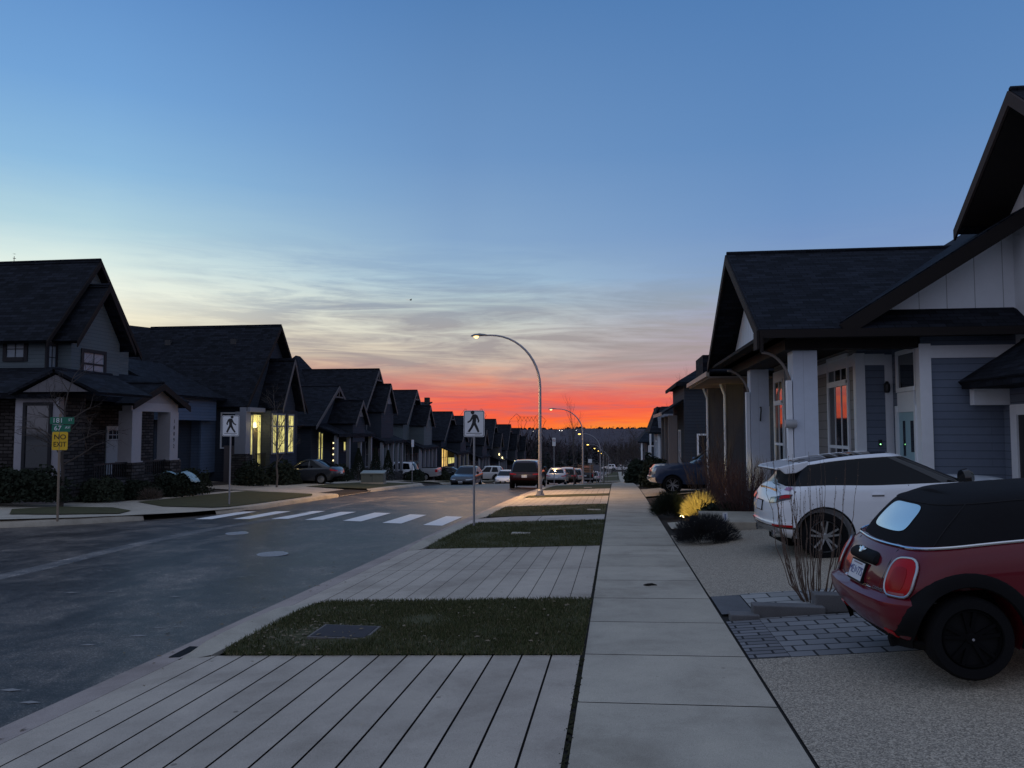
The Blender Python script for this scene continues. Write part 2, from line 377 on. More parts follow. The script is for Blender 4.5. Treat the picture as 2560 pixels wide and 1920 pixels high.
def curb(mb, xi, xo, y0, y1, hgt, taper=.7, base=None):
    rows = []
    for y in frange(y0, y1, .5 if y1-y0 < 14 else 2):
        k = min(1, max(0, min(y-y0, y1-y)/taper)); k = k*k*(3-2*k); h = hgt*k
        zi = H(xi+sx(y), y); d = xo-xi; zz = (base if base is not None else H(xo+sx(y), y))
        z0 = H(xo+sx(y), y)
        rows.append([(xo+sx(y), y, z0-.03), (xo-.04*(1 if d > 0 else -1)+sx(y), y, z0+h*.75+.006), (xo-d*.3+sx(y), y, z0+h+.008), (xi+sx(y), y, zi+.012), (xi+sx(y), y, zi-.03)])
    mb.grid(rows)
for i, (a, b) in enumerate(LAWN):
    mb = MB(); curb(mb, -4.08, -4.46, a, b, .105); struct(mb.build('curb', M_conc, smooth=True, sharp=60))
    ss = frange(a+.02, b-.02, .3 if b < 40 else 2)
    rows = []
    for y in ss:
        e = min(1, min(y-a, b-y)/1.0); xl = -3.86-.22*math.sqrt(max(0, 1-(1-e)**2))
        rows.append([(x+sx(y), y, H(x+sx(y), y)+.012+(.018*noise.noise(Vector((x*1.7, y*1.7, 2))) if -3.8 < x < -.4 else 0)) for x in [xl]+[-3.5+.19*k for k in range(17)]+[-.36]])
    struct(mb2.build('lawn', M_turf, smooth=True)) if False else struct(MB().grid(rows).build('lawn', M_turf, smooth=True))
M_tread = mat('pathway_concrete', (.48, .43, .39), .85, kind='concrete', bump=.15, bd=.003)
for i, (a, b) in enumerate(APRON):
    mb = MB()
    if i == 2:      # letdown for the crosswalk
        for x0, x1 in ((-4.44, -3.2), (-3.19, -2.3), (-2.28, -.36)):
            mb.grid([[(x, y, H(x, y)+.002) for x in (x0, x1)] for y in frange(a, b, 1)])
        struct(mb.build('driveway_apron', M_tread)); continue
    cuts = [(a, 13.0), (13.012, b)] if i == 1 else [(a, b)]
    n = 13; x0 = -4.02; wd = (-.345-x0)/n
    for (p, q) in cuts:
        st_ = frange(p, q, 1.5)
        if i > 3: n_ = 1 if i > 5 else 13
        else: n_ = 13
        wdd = (-.345-x0)/n_
        mb.grid([[(x+sx(y), y, H(x+sx(y), y)+.002) for x in (-4.44, x0-.006)] for y in st_])
        gap = .009 if i == 0 else .005
        for k in range(n_):
            xa = x0+wdd*k+gap; xb = x0+wdd*(k+1)-gap
            mb.grid([[(x+sx(y), y, H(x+sx(y), y)+.002) for x in (xa, xb)] for y in st_])
    struct(mb.build('driveway_apron', M_conc2))
    struct(sheet(MB(), [-4.4, -.33], a, b, -.016).build('joint_bed', M_joint))
M_seam = mat('asphalt_seam', (.17, .155, .14), .8, kind='asphalt', bump=.15, bd=.003, spec=.2, r0=.4)
tr = TRENCH
mb = MB(); rows = []
for i, (x, y) in enumerate(tr):
    a = Vector(tr[max(0, i-1)]); b = Vector(tr[min(len(tr)-1, i+1)]); d = (b-a).normalized(); n_ = Vector((-d.y, d.x)); zr = g(y)+(c(x) if x > -12.85 else -.27)
    rows.append([(x+n_.x*o, y+n_.y*o, zr+.004) for o in (-.2, .2)])
struct(mb.grid(rows).build('road_patch', M_seam, smooth=True))
# crosswalk bars
for k in range(7):
    xa = -13.05+1.255*k; mb = MB(); yn = 22.7-.16*k if k > 2 else 22.65
    mb.grid([[(x, y, g(y)+(c(x) if x > -12.85 else -.27)+.006) for x in (xa, xa+.28, xa+.56)] for y in frange(yn, yn+3.05, .7)])
    o = struct(mb.build('crosswalk_stripe', M_paint))
# ironwork in the road
M_iron = mat('cast_iron', (.34, .34, .34), .5, metal=.0, var=.4, scale=30, bump=.6, bd=.01)
for (x, y, r, lab) in ((-6.92, 14.97, .31, 'round iron manhole cover in the road nearest the near lawn'), (-9.46, 18.41, .28, 'round manhole cover in the road just short of the crosswalk')):
    mb = MB(); M = Matrix.Translation((x, y, H(x, y)+.004))
    mb.lathe([(r, 0), (r, .006), (r*.9, .008), (r*.88, .004), (.02, .004)], M, 28, caps=False)
    for k in range(-3, 4):
        hw = math.sqrt(max(.01, (r*.8)**2-(k*.1)**2)); mb.box(-hw, hw, k*.1-.02, k*.1+.02, .004, .009, M)
    tag(mb.build('manhole_cover', M_iron), lab, 'manhole cover', 'manhole covers in the road')
mb = MB(); x, y = -3.0, 8.35
z = H(x, y)+.02
mb.box(-.36, .36, -.27, .27, -.02, .02, Matrix.Translation((x, y, z))); lid = thing('utility_hatch', 'rectangular concrete utility hatch with a dark plate set in the near lawn', 'utility hatch', (x, y, z))
MB((0, 0, 0)).box(-.33, .33, -.27, .27, -.03, .014).build('lid_frame', mat('lid_concrete', (.17, .155, .145), .9), lid)
MB().box(-.30, .30, -.24, .24, .010, .019).build('lid_plate', mat('lid_plate', (.05, .045, .05), .7, bump=.3), lid)
mb.v.clear()
for (x, y, lab) in ((-2.3, 18.6, 'thin flat service cover lying in the second strip of lawn'), (-.75, 25.6, 'thin flat service cover in the third strip of lawn beside the sidewalk'), (-1.6, 43.6, 'thin flat service cover in the lawn past the tall lamp')):
    tag(MB().box(x-.22, x+.22, y-.14, y+.14, H(x, y)-.02, H(x, y)+.035).build('service_cover', M_conc), lab, 'service cover', 'service covers in the lawns')
x, y = -4.6, 7.75
tag(MB().box(x+.0, x+.12, y-.2, y+.2, H(x, y)-.04, H(x, y)+.018).build('storm_drain', mat('drain_dark', (.012, .012, .013), .8)), 'dark storm drain inlet in the gutter beside the near lawn', 'storm drain')
# real blades on the near lawns
def blades(name, regs, m, hmin=.025, hmax=.055):
    mb = MB()
    for (x0, x1, y0, y1, n) in regs:
        for _ in range(n):
            x, y = random.uniform(x0, x1), random.uniform(y0, y1)
            e = min(1, min(y-y0, y1-y)/1.0); xl = -3.90-.22*math.sqrt(max(0, 1-(1-e)**2))
            if x < xl+.02: continue
            if noise.noise(Vector((x*1.1, y*1.1, 9))) < random.uniform(-.75, -.05): continue
            if random.random() < 1.15-math.hypot(x+3.35, (y-8.25)*1.2)*1.1: continue
            if abs(x+3) < .36 and abs(y-8.35) < .3: continue
            z = H(x, y)+.01; h = random.uniform(hmin, hmax); a = random.uniform(0, 6.28); d = Vector((math.cos(a), math.sin(a), 0)); l = Vector((random.uniform(-.6, .6), random.uniform(-.6, .6), 1))*h; w_ = .0045
            p = Vector((x, y, z)); mb.add([p-d*w_, p+d*w_, p+l*.55+d*w_*.8, p+l], [(0, 1, 2), (0, 2, 3)])
    o = mb.build(name, m, uv=False); o['kind'] = 'stuff'
M_gr = [mat('grass_blade_a', (.062, .072, .030), .8), mat('grass_blade_b', (.11, .105, .050), .8), mat('grass_blade_c', (.20, .165, .095), .9)]
blades('grass', [(-4.1, -.33, 7.41, 10.24, 26000), (-4.1, -.33, 15.96, 21.93, 18000)], M_gr[0])
blades('grass', [(-4.1, -.33, 7.41, 10.24, 11000), (-4.1, -.33, 15.96, 21.93, 9000), (-4.1, -.37, 23.95, 28.45, 7000)], M_gr[1])
blades('grass', [(-4.1, -.33, 7.41, 10.24, 7500), (-4.1, -.37, 23.95, 28.45, 2500)], M_gr[2], .01, .04)
mb = MB()
for _ in range(300):
    if random.random() < .6: x, y = random.uniform(-4, -.5), random.uniform(7.6, 10.1)
    else: x, y = random.gauss(-4.75, .35), random.uniform(5, 20)
    if random.random() < .45: x, y = random.gauss(-3.4, .35), random.gauss(8.3, .45)
    z = H(x, y)+random.uniform(.02, .05) if x > -4.1 else H(x, y)+.012
    a = random.uniform(0, 6.28); s_ = random.uniform(.015, .04); M = Matrix.Translation((x, y, z)) @ Matrix.Rotation(a, 4, 'Z') @ Matrix.Rotation(random.uniform(-.4, .4), 4, 'X')
    mb.add([M @ Vector(p) for p in ((-s_, 0, 0), (0, -s_*.45, .004), (s_*1.1, 0, 0), (0, s_*.45, .006))], [(0, 1, 2, 3)])
tag(mb.build('fallen_leaves', mat('dead_leaf', (.20, .16, .11), .9)), kind='stuff')
mb = MB()
for _ in range(26):
    x, y = random.uniform(-9, -4.9), random.uniform(5.5, 13); z = H(x, y)+.004; s_ = random.uniform(.03, .11)
    mb.add([(x-s_, y-s_*.2, z), (x+s_*.2, y-s_*.35, z+.002), (x+s_, y+s_*.1, z), (x-.1*s_, y+s_*.3, z+.002)], [(0, 1, 2, 3)])
tag(mb.build('road_grit', mat('grit', (.28, .27, .26), .9)), kind='stuff')
mb = MB()
for _ in range(420):     # moss and crumbs along the joint between apron and sidewalk
    y = random.uniform(3.8, 7.4) if random.random() < .7 else random.uniform(10.2, 16); x = -.335+random.gauss(0, .013); z = H(x, y)-.002; s_ = random.uniform(.006, .02)
    mb.add([(x-s_, y, z), (x, y-s_, z+.006), (x+s_, y, z), (x, y+s_, z+.008)], [(0, 1, 2, 3)])
tag(mb.build('joint_debris', mat('moss', (.03, .03, .016), .95)), kind='stuff')
tag(MB().tube([(.37, 11.3, H(.36, 11.3)+.01), (.42, 11.27, H(.4, 11.3)+.018), (.49, 11.31, H(.5, 11.3)+.018), (.56, 11.3, H(.6, 11.3)+.008)], [.006, .02, .018, .006], 6).build('dead_leaf', mat('dark_leaf', (.02, .018, .016), .9), smooth=True), 'crumpled dark leaf lying on the grey sidewalk', 'leaf')
# ------------------------------------------------------------------ left corner
def poly_sheet(name, m, pts, dz, fz=None, kind='structure', sub=1.2):
    bm = bmesh.new(); vs = [bm.verts.new((x, y, 0)) for x, y in pts]; bm.faces.new(vs)
    bmesh.ops.triangulate(bm, faces=bm.faces[:])
    for _ in range(2):
        le = [e for e in bm.edges if e.calc_length() > sub*2]
        if le: bmesh.ops.subdivide_edges(bm, edges=le, cuts=1); bmesh.ops.triangulate(bm, faces=bm.faces[:])
    for v in bm.verts: v.co.z = (fz or H)(v.co.x, v.co.y)+dz
    me = bpy.data.meshes.new(name); bm.to_mesh(me); bm.free(); add_uv(me); me.materials.append(m)
    o = bpy.data.objects.new(name, me); COL.objects.link(o); o['kind'] = kind; return o
arc = [(-19.02, 18.55), (-16.72, 19.28), (-15.41, 20.48), (-14.68, 21.53), (-14.11, 22.47), (-13.58, 23.41), (-13.03, 25.50), (-12.92, 27.17)]
HL = lambda x, y: g(y)+min(c(x), -.03)
poly_sheet('sidewalk', M_conc, [(-60, 18)]+arc+[(-13.0, 35), (-16.7, 35), (-18.2, 35), (-18.2, 26.6), (-20.9, 24.9), (-60, 23)], -.005, HL)
lw1 = [(-17.71, 20.64), (-16.30, 21.00), (-15.05, 21.84), (-15.36, 22.89), (-16.51, 23.62), (-18.39, 23.62), (-19.12, 22.36)]
lw2 = [(-17.35, 26.23), (-15.47, 24.77), (-13.79, 25.08), (-13.43, 25.71), (-13.29, 27.69), (-13.29, 32.60), (-13.79, 33.86), (-17.24, 34.38)]
poly_sheet('lawn', M_turf, lw1, .02, HL); poly_sheet('lawn', M_turf, lw2, .02, HL)
def curb_path(pts, h0=.10, taper=1):
    mb = MB(); rows = []; n = len(pts)
    for i, (x, y) in enumerate(pts):
        d = Vector(pts[min(i+1, n-1)])-Vector(pts[max(i-1, 0)]); d.normalize(); nn = Vector((d.y, -d.x))   # towards the road
        k = 1 if taper == 0 else min(1, i/taper, (n-1-i)/taper); h = h0*k; zr = g(y)-.27; zt = g(y)-.14
        q = lambda o, z: (x+nn.x*o, y+nn.y*o, z)
        rows.append([q(.02, zr-.05), q(0, max(zr, zt+h-.1)), q(-.05, zt+.04*k), q(-.24, zt+.05*k), q(-.26, zt-.02)])
    struct(mb.grid(rows).build('curb', M_conc, smooth=True, sharp=50))
curb_path([(-20.90, 18.39), (-19.02, 18.60), (-17.77, 18.91), (-16.72, 19.28), (-15.99, 19.85), (-15.41, 20.48), (-14.94, 21.11), (-14.68, 21.53), (-14.37, 22.05)])
curb_path([(-13.32, 24.45), (-13.06, 25.50), (-12.96, 26.33), (-12.92, 27.17), (-12.90, 28.74), (-12.88, 30.30), (-12.88, 31.87), (-12.88, 32.92), (-12.88, 33.86), (-12.91, 34.90)])
struct(sheet(MB(), [-18.2, -16.7], 35, 320, 0, 3).build('sidewalk', M_conc, smooth=True))
for a, b in ((40, 51), (57, 63), (69, 74), (80, 86), (92, 97), (103, 110), (116, 123), (130, 200)):
    struct(sheet(MB(), [-16.68, -13.17], a, b, .015, 2).build('lawn', M_turf, smooth=True))
    mb = MB(); curb(mb, -13.17, -12.87, a-.3, b+.3, .1); struct(mb.build('curb', M_conc, smooth=True, sharp=60))
for a, b in ((35, 40), (51, 57), (63, 69), (74, 80), (86, 92), (97, 103), (110, 116), (123, 130)):
    struct(sheet(MB(), [-16.68, -12.87], a+.02, b-.02, .003, 2).build('driveway_apron', M_conc2, smooth=True))
    struct(sheet(MB(), [-24.5, -18.22], a-.0, b+.5, .0, 2).build('driveway', M_agg, smooth=True))
# ------------------------------------------------------------------ right-hand driveways
struct(sheet(MB(), [1.2, 3, 5, 9], 4.66, 7.41, .0, 1).build('driveway', M_agg, smooth=True))
struct(sheet(MB(), [1.2, 3, 5, 9], -6, 4.35, .0, 2).build('driveway', M_agg, smooth=True))
struct(sheet(MB(), [1.2, 3, 5, 9], 4.365, 4.645, .0, .3).build('driveway', M_agg, smooth=True))
struct(sheet(MB(), [1.19, 3, 5, 9], -6, 18, -.02, 2).build('joint_bed', M_joint, smooth=True))
M_pav2 = mat('paver_border', (.19, .185, .19), .85, kind='paver', bump=.5, bd=.01, pw=.36, ph=.12)
struct(sheet(MB(), [1.2, 1.56], 7.42, 8.98, .002, .5).build('paver_strip', M_pav2, smooth=True))
struct(sheet(MB(), [1.565, 3, 5, 7], 7.42, 9.05, .002, .5).build('paver_strip', M_pav, smooth=True))
struct(sheet(MB(), [1.2, 1.56], 9.32, 10.42, .012, .5).build('paver_strip', mat('paver_dark', (.13, .13, .135), .85, kind='concrete'), smooth=True))
M_pav3 = mat('paver_light', (.33, .32, .30), .85, kind='paver', bump=.5, bd=.01, pw=.42, ph=.28)
struct(sheet(MB(), [1.565, 3, 5, 7], 9.32, 10.42, .022, .5).build('paver_strip', M_pav3, smooth=True))
M_block = mat('retaining_block', (.17, .165, .165), .9, kind='concrete', bump=.4, bd=.02)
for (x0, x1, y0, y1, h, lab) in ((1.26, 1.58, 9.02, 9.22, .05, 'small low grey edging block beside the sidewalk'), (1.52, 2.3, 9.10, 9.30, .10, 'middle grey retaining block of the three along the pavers'), (2.22, 3.1, 9.22, 9.42, .15, 'tall grey retaining block in front of the bare willow shrub')):
    z = H((x0+x1)/2, y0)
    o = MB().box(x0, x1, y0, y1, z-.06, z+h).build('retaining_block', M_block, bevel=.012)
    tag(o, lab, 'retaining block', 'blocks edging the paver strip')
struct(sheet(MB(), [1.2, 3, 5, 8.2], 10.46, 17.85, .0, 1.2).build('driveway', M_agg, smooth=True))
z = H(3, 18)
o = MB().box(2.05, 4.9, 17.9, 20.2, z-.1, z+.16).build('front_walk', M_conc, bevel=.015); o['kind'] = 'structure'
struct(sheet(MB(), [1.3, 2.2], 19.0, 20.6, .03, .8).build('front_path', M_conc))
for a, b in ((33, 40), (44.5, 47.5), (60, 66)):
    struct(sheet(MB(), [1.2, 3, 5, 9], a, b, .0, 2).build('driveway', M_agg, smooth=True))
# ------------------------------------------------------------------ street lamps
M_galv = mat('galvanised_steel', (.36, .35, .37), .5, metal=.45, var=.25, scale=8)
M_lampglow = mat('sodium_glow', (1, .8, .4), emit=(1.0, .62, .12), es=6)
M_lampwarm = mat('lamp_lens', (1, .85, .6), emit=(1.0, .66, .24), es=2.8)
def lamp(x, y, label, energy, far=False):
    root = thing('street_lamp', label, 'street lamp', (x, y, H(x, y)), group='street lamps along the right kerb')
    n = 14 if not far else 6
    pts = [(0, 0, .25), (0, 0, 2.4), (0, 0, 5.05)]; rs = [.095, .08, .066]
    for k in range(1, 13):
        a = math.pi/2*k/12; pts.append((-2.35*(1-math.cos(a)), 0, 5.05+2.45*math.sin(a))); rs.append(.066-.028*k/12)
    pts.append((-2.6, 0, 7.5)); rs.append(.036)
    MB().tube(pts, rs, n).build('pole', M_galv, root, smooth=True)
    mb = MB(); mb.box(-.2, .2, -.2, .2, 0, .05).lathe([(.15, .05), (.13, .26), (.1, .3)], n=n)
    for sx_ in (-.15, .15):
        for sy in (-.15, .15): mb.lathe([(.025, .05), (.025, .11)], Matrix.Translation((sx_, sy, 0)), 6)
    mb.build('base_plate', M_galv, root)
    hd = []
    for (px, w_, t, dz) in ((-2.5, .05, .04, 0), (-2.62, .10, .07, .0), (-2.85, .17, .10, .0), (-3.1, .17, .09, -.015), (-3.24, .10, .05, -.03), (-3.28, .03, .02, -.035)):
        hd.append([(px, w_*math.cos(a), 7.5+dz+t*math.sin(a)*(1 if math.sin(a) > 0 else .35)) for a in [2*math.pi*k/10 for k in range(11)]])
    h = MB().grid(hd).build('luminaire', mat('lamp_housing', (.2, .2, .21), .5, metal=.3), root, smooth=True, sharp=60)
    MB().lathe([(.13 if not far else .2, -.01), (.12 if not far else .2, -.05), (.08 if not far else .16, -.1), (.02, -.13)], Matrix.Translation((-3.02, 0, 7.485)), 12).build('lamp_glass', M_lampwarm if not far else M_lampglow, h, smooth=True)
    if energy:
        ld = bpy.data.lights.new('lamp_light', 'SPOT'); ld.energy = energy; ld.color = (1, .60, .26); ld.spot_size = R(140); ld.spot_blend = .8; ld.shadow_soft_size = .15
        lo = bpy.data.objects.new('lamp_light', ld); COL.objects.link(lo); lo.parent = root; lo.location = (-3.02, 0, 7.32)
    if y > 50: root.scale = (1, 1, .945)
    return root
lamp(-3.5, 35.6, 'tall curved street lamp lit yellow, nearest of the row on the right kerb', 4200)
lamp(-3.15, 73.5, 'second street lamp of the row, in front of the bare young tree', 1600)
lamp(-2.35, 114, 'third street lamp of the row, its head just behind the second pole', 300, True)
for (y, hx, lab) in ((154, -2.6, 'fourth lit street lamp of the row, leftmost of the far yellow lights'), (194, -2.4, 'fifth lit street lamp of the row, down the hill'), (234, -2.35, 'sixth lit street lamp of the row, far down the hill'), (274, -2.3, 'seventh lit street lamp of the row, near the foot of the hill'), (314, -2.2, 'last and smallest lit street lamp at the foot of the hill')):
    lamp(hx, y, lab, 200, True)
# ------------------------------------------------------------------ signs
M_white = mat('sign_white', (.78, .78, .80), .5, var=.05); M_black = mat('sign_black', (.012, .012, .014), .5)
M_green = mat('sign_green', (.01, .16, .09), .5); M_yel = mat('sign_yellow', (.85, .52, .02), .5); M_red = mat('sign_red', (.6, .03, .03), .5)
M_post = mat('sign_post', (.33, .32, .33), .5, metal=.4, var=.2)
def rrect(w_, h_, r, n=5):
    p = []
    for cx_, cz, a0 in ((w_/2-r, h_/2-r, 0), (-w_/2+r, h_/2-r, 90), (-w_/2+r, -h_/2+r, 180), (w_/2-r, -h_/2+r, 270)):
        for k in range(n+1): a = R(a0+90*k/n); p.append((cx_+r*math.cos(a), cz+r*math.sin(a)))
    return p
WALK = [[(-.045, .55), (.03, .565), (.095, .525), (.15, .36), (.125, .30), (.095, .31), (.10, .37), (.06, .45), (.05, .29), (.10, .17), (.15, .02), (.10, -.005), (.045, .12), (.0, .22), (-.055, .11), (-.125, .0), (-.18, .02), (-.10, .16), (-.055, .29), (-.04, .42), (-.085, .345), (-.17, .285), (-.19, .325), (-.115, .385)]]
def ped_sign(x, y, label, zc, flip, rz, w_=.62, h_=.77):
    root = thing('pedestrian_sign', label, 'road sign', (x, y, H(x, y)), rz, 'pedestrian crossing signs')
    MB().tube([(0, .03, -.1), (0, .03, zc+.3)], .03, 10).build('post', M_post, root, smooth=True)
    pl = MB().prism([(px, 0, pz+zc) for px, pz in rrect(w_, h_, .05)], (0, .006, 0)).build('sign_plate', M_white, root)
    mb = MB(); s_ = w_/.62; q_ = h_/.77
    for ring in (rrect(w_-.03, h_-.03, .045),):
        o2 = rrect(w_-.055, h_-.055, .04); n = len(ring)
        for k in range(n):
            a, b = ring[k], ring[(k+1) % n]; cc, d = o2[(k+1) % n], o2[k]
            mb.quad((a[0], -.002, a[1]+zc), (b[0], -.002, b[1]+zc), (cc[0], -.002, cc[1]+zc), (d[0], -.002, d[1]+zc))
    for p in WALK:
        mb.prism([(flip*px*1.08*s_, -.003, zc+(-.25+pz*.93)*q_) for px, pz in p], (0, .002, 0))
    mb.prism([(flip*(-.045)*s_+.052*math.cos(2*math.pi*k/14), -.003, zc+(.325+.055*math.sin(2*math.pi*k/14))*q_) for k in range(14)], (0, .002, 0))
    mb.box(-.23*s_, .23*s_, -.003, -.001, zc-.285*q_, zc-.27*q_); mb.box(.02, .17, -.003, -.001, zc-.325*q_, zc-.318*q_)
    mb.build('walking_figure', M_black, pl)
    return root
ped_sign(-3.88, 20.9, 'tall white pedestrian crossing sign on a post in the lawn beside the crosswalk', 2.81, 1, R(4), .575, .73)
ped_sign(-13.95, 26.5, 'white pedestrian crossing sign across the road in front of the blue-sided house', 2.86, -1, R(14), .6, .76)
x, y = -15.75, 20.1
root = thing('street_name_sign', 'post carrying two green street names above a yellow no exit sign', 'road sign', (x, y, H(x, y)), R(24))
MB().tube([(0, .03, -.1), (-.02, .03, 2.95)], .033, 8).build('post', mat('wood_post', (.26, .2, .15), .85, var=.3), root)
pl = MB().prism([(px, 0, pz+2.18) for px, pz in rrect(.40, .52, .04)], (0, .006, 0)).build('no_exit_plate', M_yel, root)
mb = MB(); text_mb(mb, 'NO', .2, Matrix.Translation((0, -.004, 2.29)) @ Matrix.Rotation(R(90), 4, 'X')); text_mb(mb, 'EXIT', .2, Matrix.Translation((0, -.004, 2.08)) @ Matrix.Rotation(R(90), 4, 'X'), sx=.82); mb.build('lettering', M_black, pl)
for zc, w_, big, small, cx_ in ((2.76, .62, '181', 'ST', .04), (2.54, .48, '67', 'AV', .02)):
    pl = MB().prism([(px+cx_, 0, pz+zc) for px, pz in rrect(w_, .2, .03)], (0, .006, 0)).build('street_name_plate', M_green, root)
    mb = MB(); text_mb(mb, big, .19, Matrix.Translation((cx_-w_*.18, -.004, zc)) @ Matrix.Rotation(R(90), 4, 'X')); text_mb(mb, small, .1, Matrix.Translation((cx_+w_*.34, -.004, zc+.02)) @ Matrix.Rotation(R(90), 4, 'X')); mb.build('lettering', M_white, pl)
x, y = -4.45, 55.5
root = thing('no_parking_sign', 'small white no parking sign with a red ring near the silver sedan', 'road sign', (x, y, H(x, y)))
MB().tube([(0, .03, -.1), (0, .03, 3.5)], .03, 8).build('post', M_post, root)
pl = MB().prism([(px, 0, pz+3.15) for px, pz in rrect(.24, .6, .04)], (0, .006, 0)).build('sign_plate', M_white, root)
mb = MB(); mb.lathe([(.095, -.002), (.07, -.002)], Matrix.Translation((0, -.002, 3.24)) @ Matrix.Rotation(R(90), 4, 'X'), 16, caps=False); mb.prism([(-.07, -.003, 3.29), (-.05, -.003, 3.31), (.07, -.003, 3.19), (.05, -.003, 3.17)], (0, .001, 0)); mb.build('no_parking_ring', M_red, pl)
x, y = -14.1, 52.5
root = thing('kerb_sign', 'thin kerb sign seen edge-on in front of the parked white crossover', 'road sign', (x, y, H(x, y)), R(70))
MB().tube([(0, .03, -.1), (0, .03, 3.0)], .03, 8).build('post', M_post, root)
MB().prism([(px, 0, pz+2.75) for px, pz in rrect(.3, .5, .04)], (0, .006, 0)).build('sign_plate', M_white, root)
for (x, y, zc, lab) in ((-3.1, 92, 2.6, 'small pale sign on a thin post behind the bare roadside tree'), (-2.35, 92, 1.75, 'round dark sign beside the truck with wooden sides')):
    root = thing('kerb_sign', lab, 'road sign', (x, y, H(x, y)))
    MB().tube([(0, .03, -.1), (0, .03, zc+.2)], .03, 6).build('post', M_post, root)
    MB().prism([(px, 0, pz+zc) for px, pz in (rrect(.45, .45, .04) if zc > 2 else rrect(.7, .8, .3))], (0, .006, 0)).build('sign_plate', M_white if zc > 2 else mat('sign_back', (.16, .15, .17), .6), root)
# utility cabinet
x, y = -15.2, 47.2; z = H(x, y)
root = thing('utility_box', 'squat grey green utility box on the left boulevard lawn', 'utility box', (x, y, z), R(8))
M_box = mat('box_green', (.16, .175, .15), .6, var=.2)
MB().box(-.72, .72, -.55, .55, -.1, .12).build('plinth', M_conc, root)
MB().box(-.70, .70, -.5, .5, .12, .68).build('cabinet', M_box, root, bevel=.02)
MB().slab([(-.74, -.56, .70), (.74, -.56, .70), (.74, .54, .82), (-.74, .54, .82)], .06).build('lid', mat('box_lid', (.3, .33, .3), .45), root)
mb = MB(); mb.box(-.01, .01, -.506, -.5, .14, .66).box(-.12, -.04, -.515, -.5, .5, .56); mb.build('door_seam', M_black, root)
# ------------------------------------------------------------------ houses
M_shing = mat('shingles', (.013, .015, .021), .85, kind='shingle', bump=.6, bd=.012, var=.2)
M_fascia = mat('dark_fascia', (.022, .018, .017), .7)
M_soffit = mat('soffit', (.022, .019, .018), .85)
M_trimw = mat('white_trim', (.83, .85, .88), .55, var=.08)
M_board = mat('white_boards', (.78, .80, .83), .6, kind='batten', row=.57, bw=.03, dark=.7, var=.12, scale=1.5)
M_boardn = mat('white_battens', (.70, .73, .78), .6, kind='batten', row=.3, bw=.14, dark=.3)
M_blue = mat('slate_blue_siding', (.17, .205, .27), .7, kind='siding', bump=.5, bd=.02, row=.17)
M_taupe = mat('taupe_shingle_siding', (.30, .28, .27), .75, kind='siding', bump=.5, bd=.02, row=.24)
M_pillar = mat('pillar_paint', (.64, .69, .78), .6, kind='batten', row=.31, bw=.02, dark=.5)
M_pillar2 = mat('pillar_taupe', (.16, .15, .15), .7, kind='batten', row=.31, bw=.02, dark=.5)
M_stone = mat('ledge_stone', (.085, .077, .075), .9, kind='stone', bump=.8, bd=.03)
M_greys = mat('grey_siding', (.13, .16, .175), .75, kind='siding', bump=.5, bd=.02, row=.15)
M_lblue = mat('light_blue_siding', (.105, .145, .215), .7, kind='siding', bump=.6, bd=.02, row=.16)
M_dgrey = mat('dark_grey_siding', (.046, .056, .074), .75, kind='siding', bump=.5, bd=.02, row=.16)
M_dtrim = mat('dark_window_trim', (.03, .03, .034), .6)
M_glassm = mat('sunset_glass', (.015, .016, .018), .03, spec=1.0, ior=2.6, var=0)
M_glass = mat('window_glass', (.02, .024, .03), .05, spec=.8, ior=1.9, var=0)
M_curt = mat('curtained_glass', (.22, .26, .30), .35, var=.25, scale=3)
M_lit = mat('lit_room', (.5, .45, .2), .6, kind='lit', emit=(.72, .64, .22), es=1.05)
M_litw = mat('lit_room_warm', (.5, .4, .2), .6, kind='lit', emit=(.95, .60, .18), es=1.2)
M_litb = mat('lit_bright', (.8, .7, .4), .6, emit=(1, .85, .42), es=2.4)
M_door = mat('door_pale', (.45, .5, .52), .5); M_doort = mat('door_teal', (.34, .52, .58), .5); M_doord = mat('door_dark', (.03, .028, .03), .5)
M_rail = mat('railing_black', (.015, .015, .017), .5)
M_ps = {'+x': (Vector((1, 0, 0)), Vector((0, 1, 0))), '-x': (Vector((-1, 0, 0)), Vector((0, 1, 0))), '-y': (Vector((0, -1, 0)), Vector((1, 0, 0)))}
def pb(mb, face, pos, a0, a1, z0, z1, d0, d1):     # box on a wall plane, from d0 to d1 outwards
    if face == '-y': return mb.box(a0, a1, pos-d1, pos-d0, z0, z1)
    s_ = 1 if face == '+x' else -1
    return mb.box(min(pos+s_*d0, pos+s_*d1), max(pos+s_*d0, pos+s_*d1), a0, a1, z0, z1)
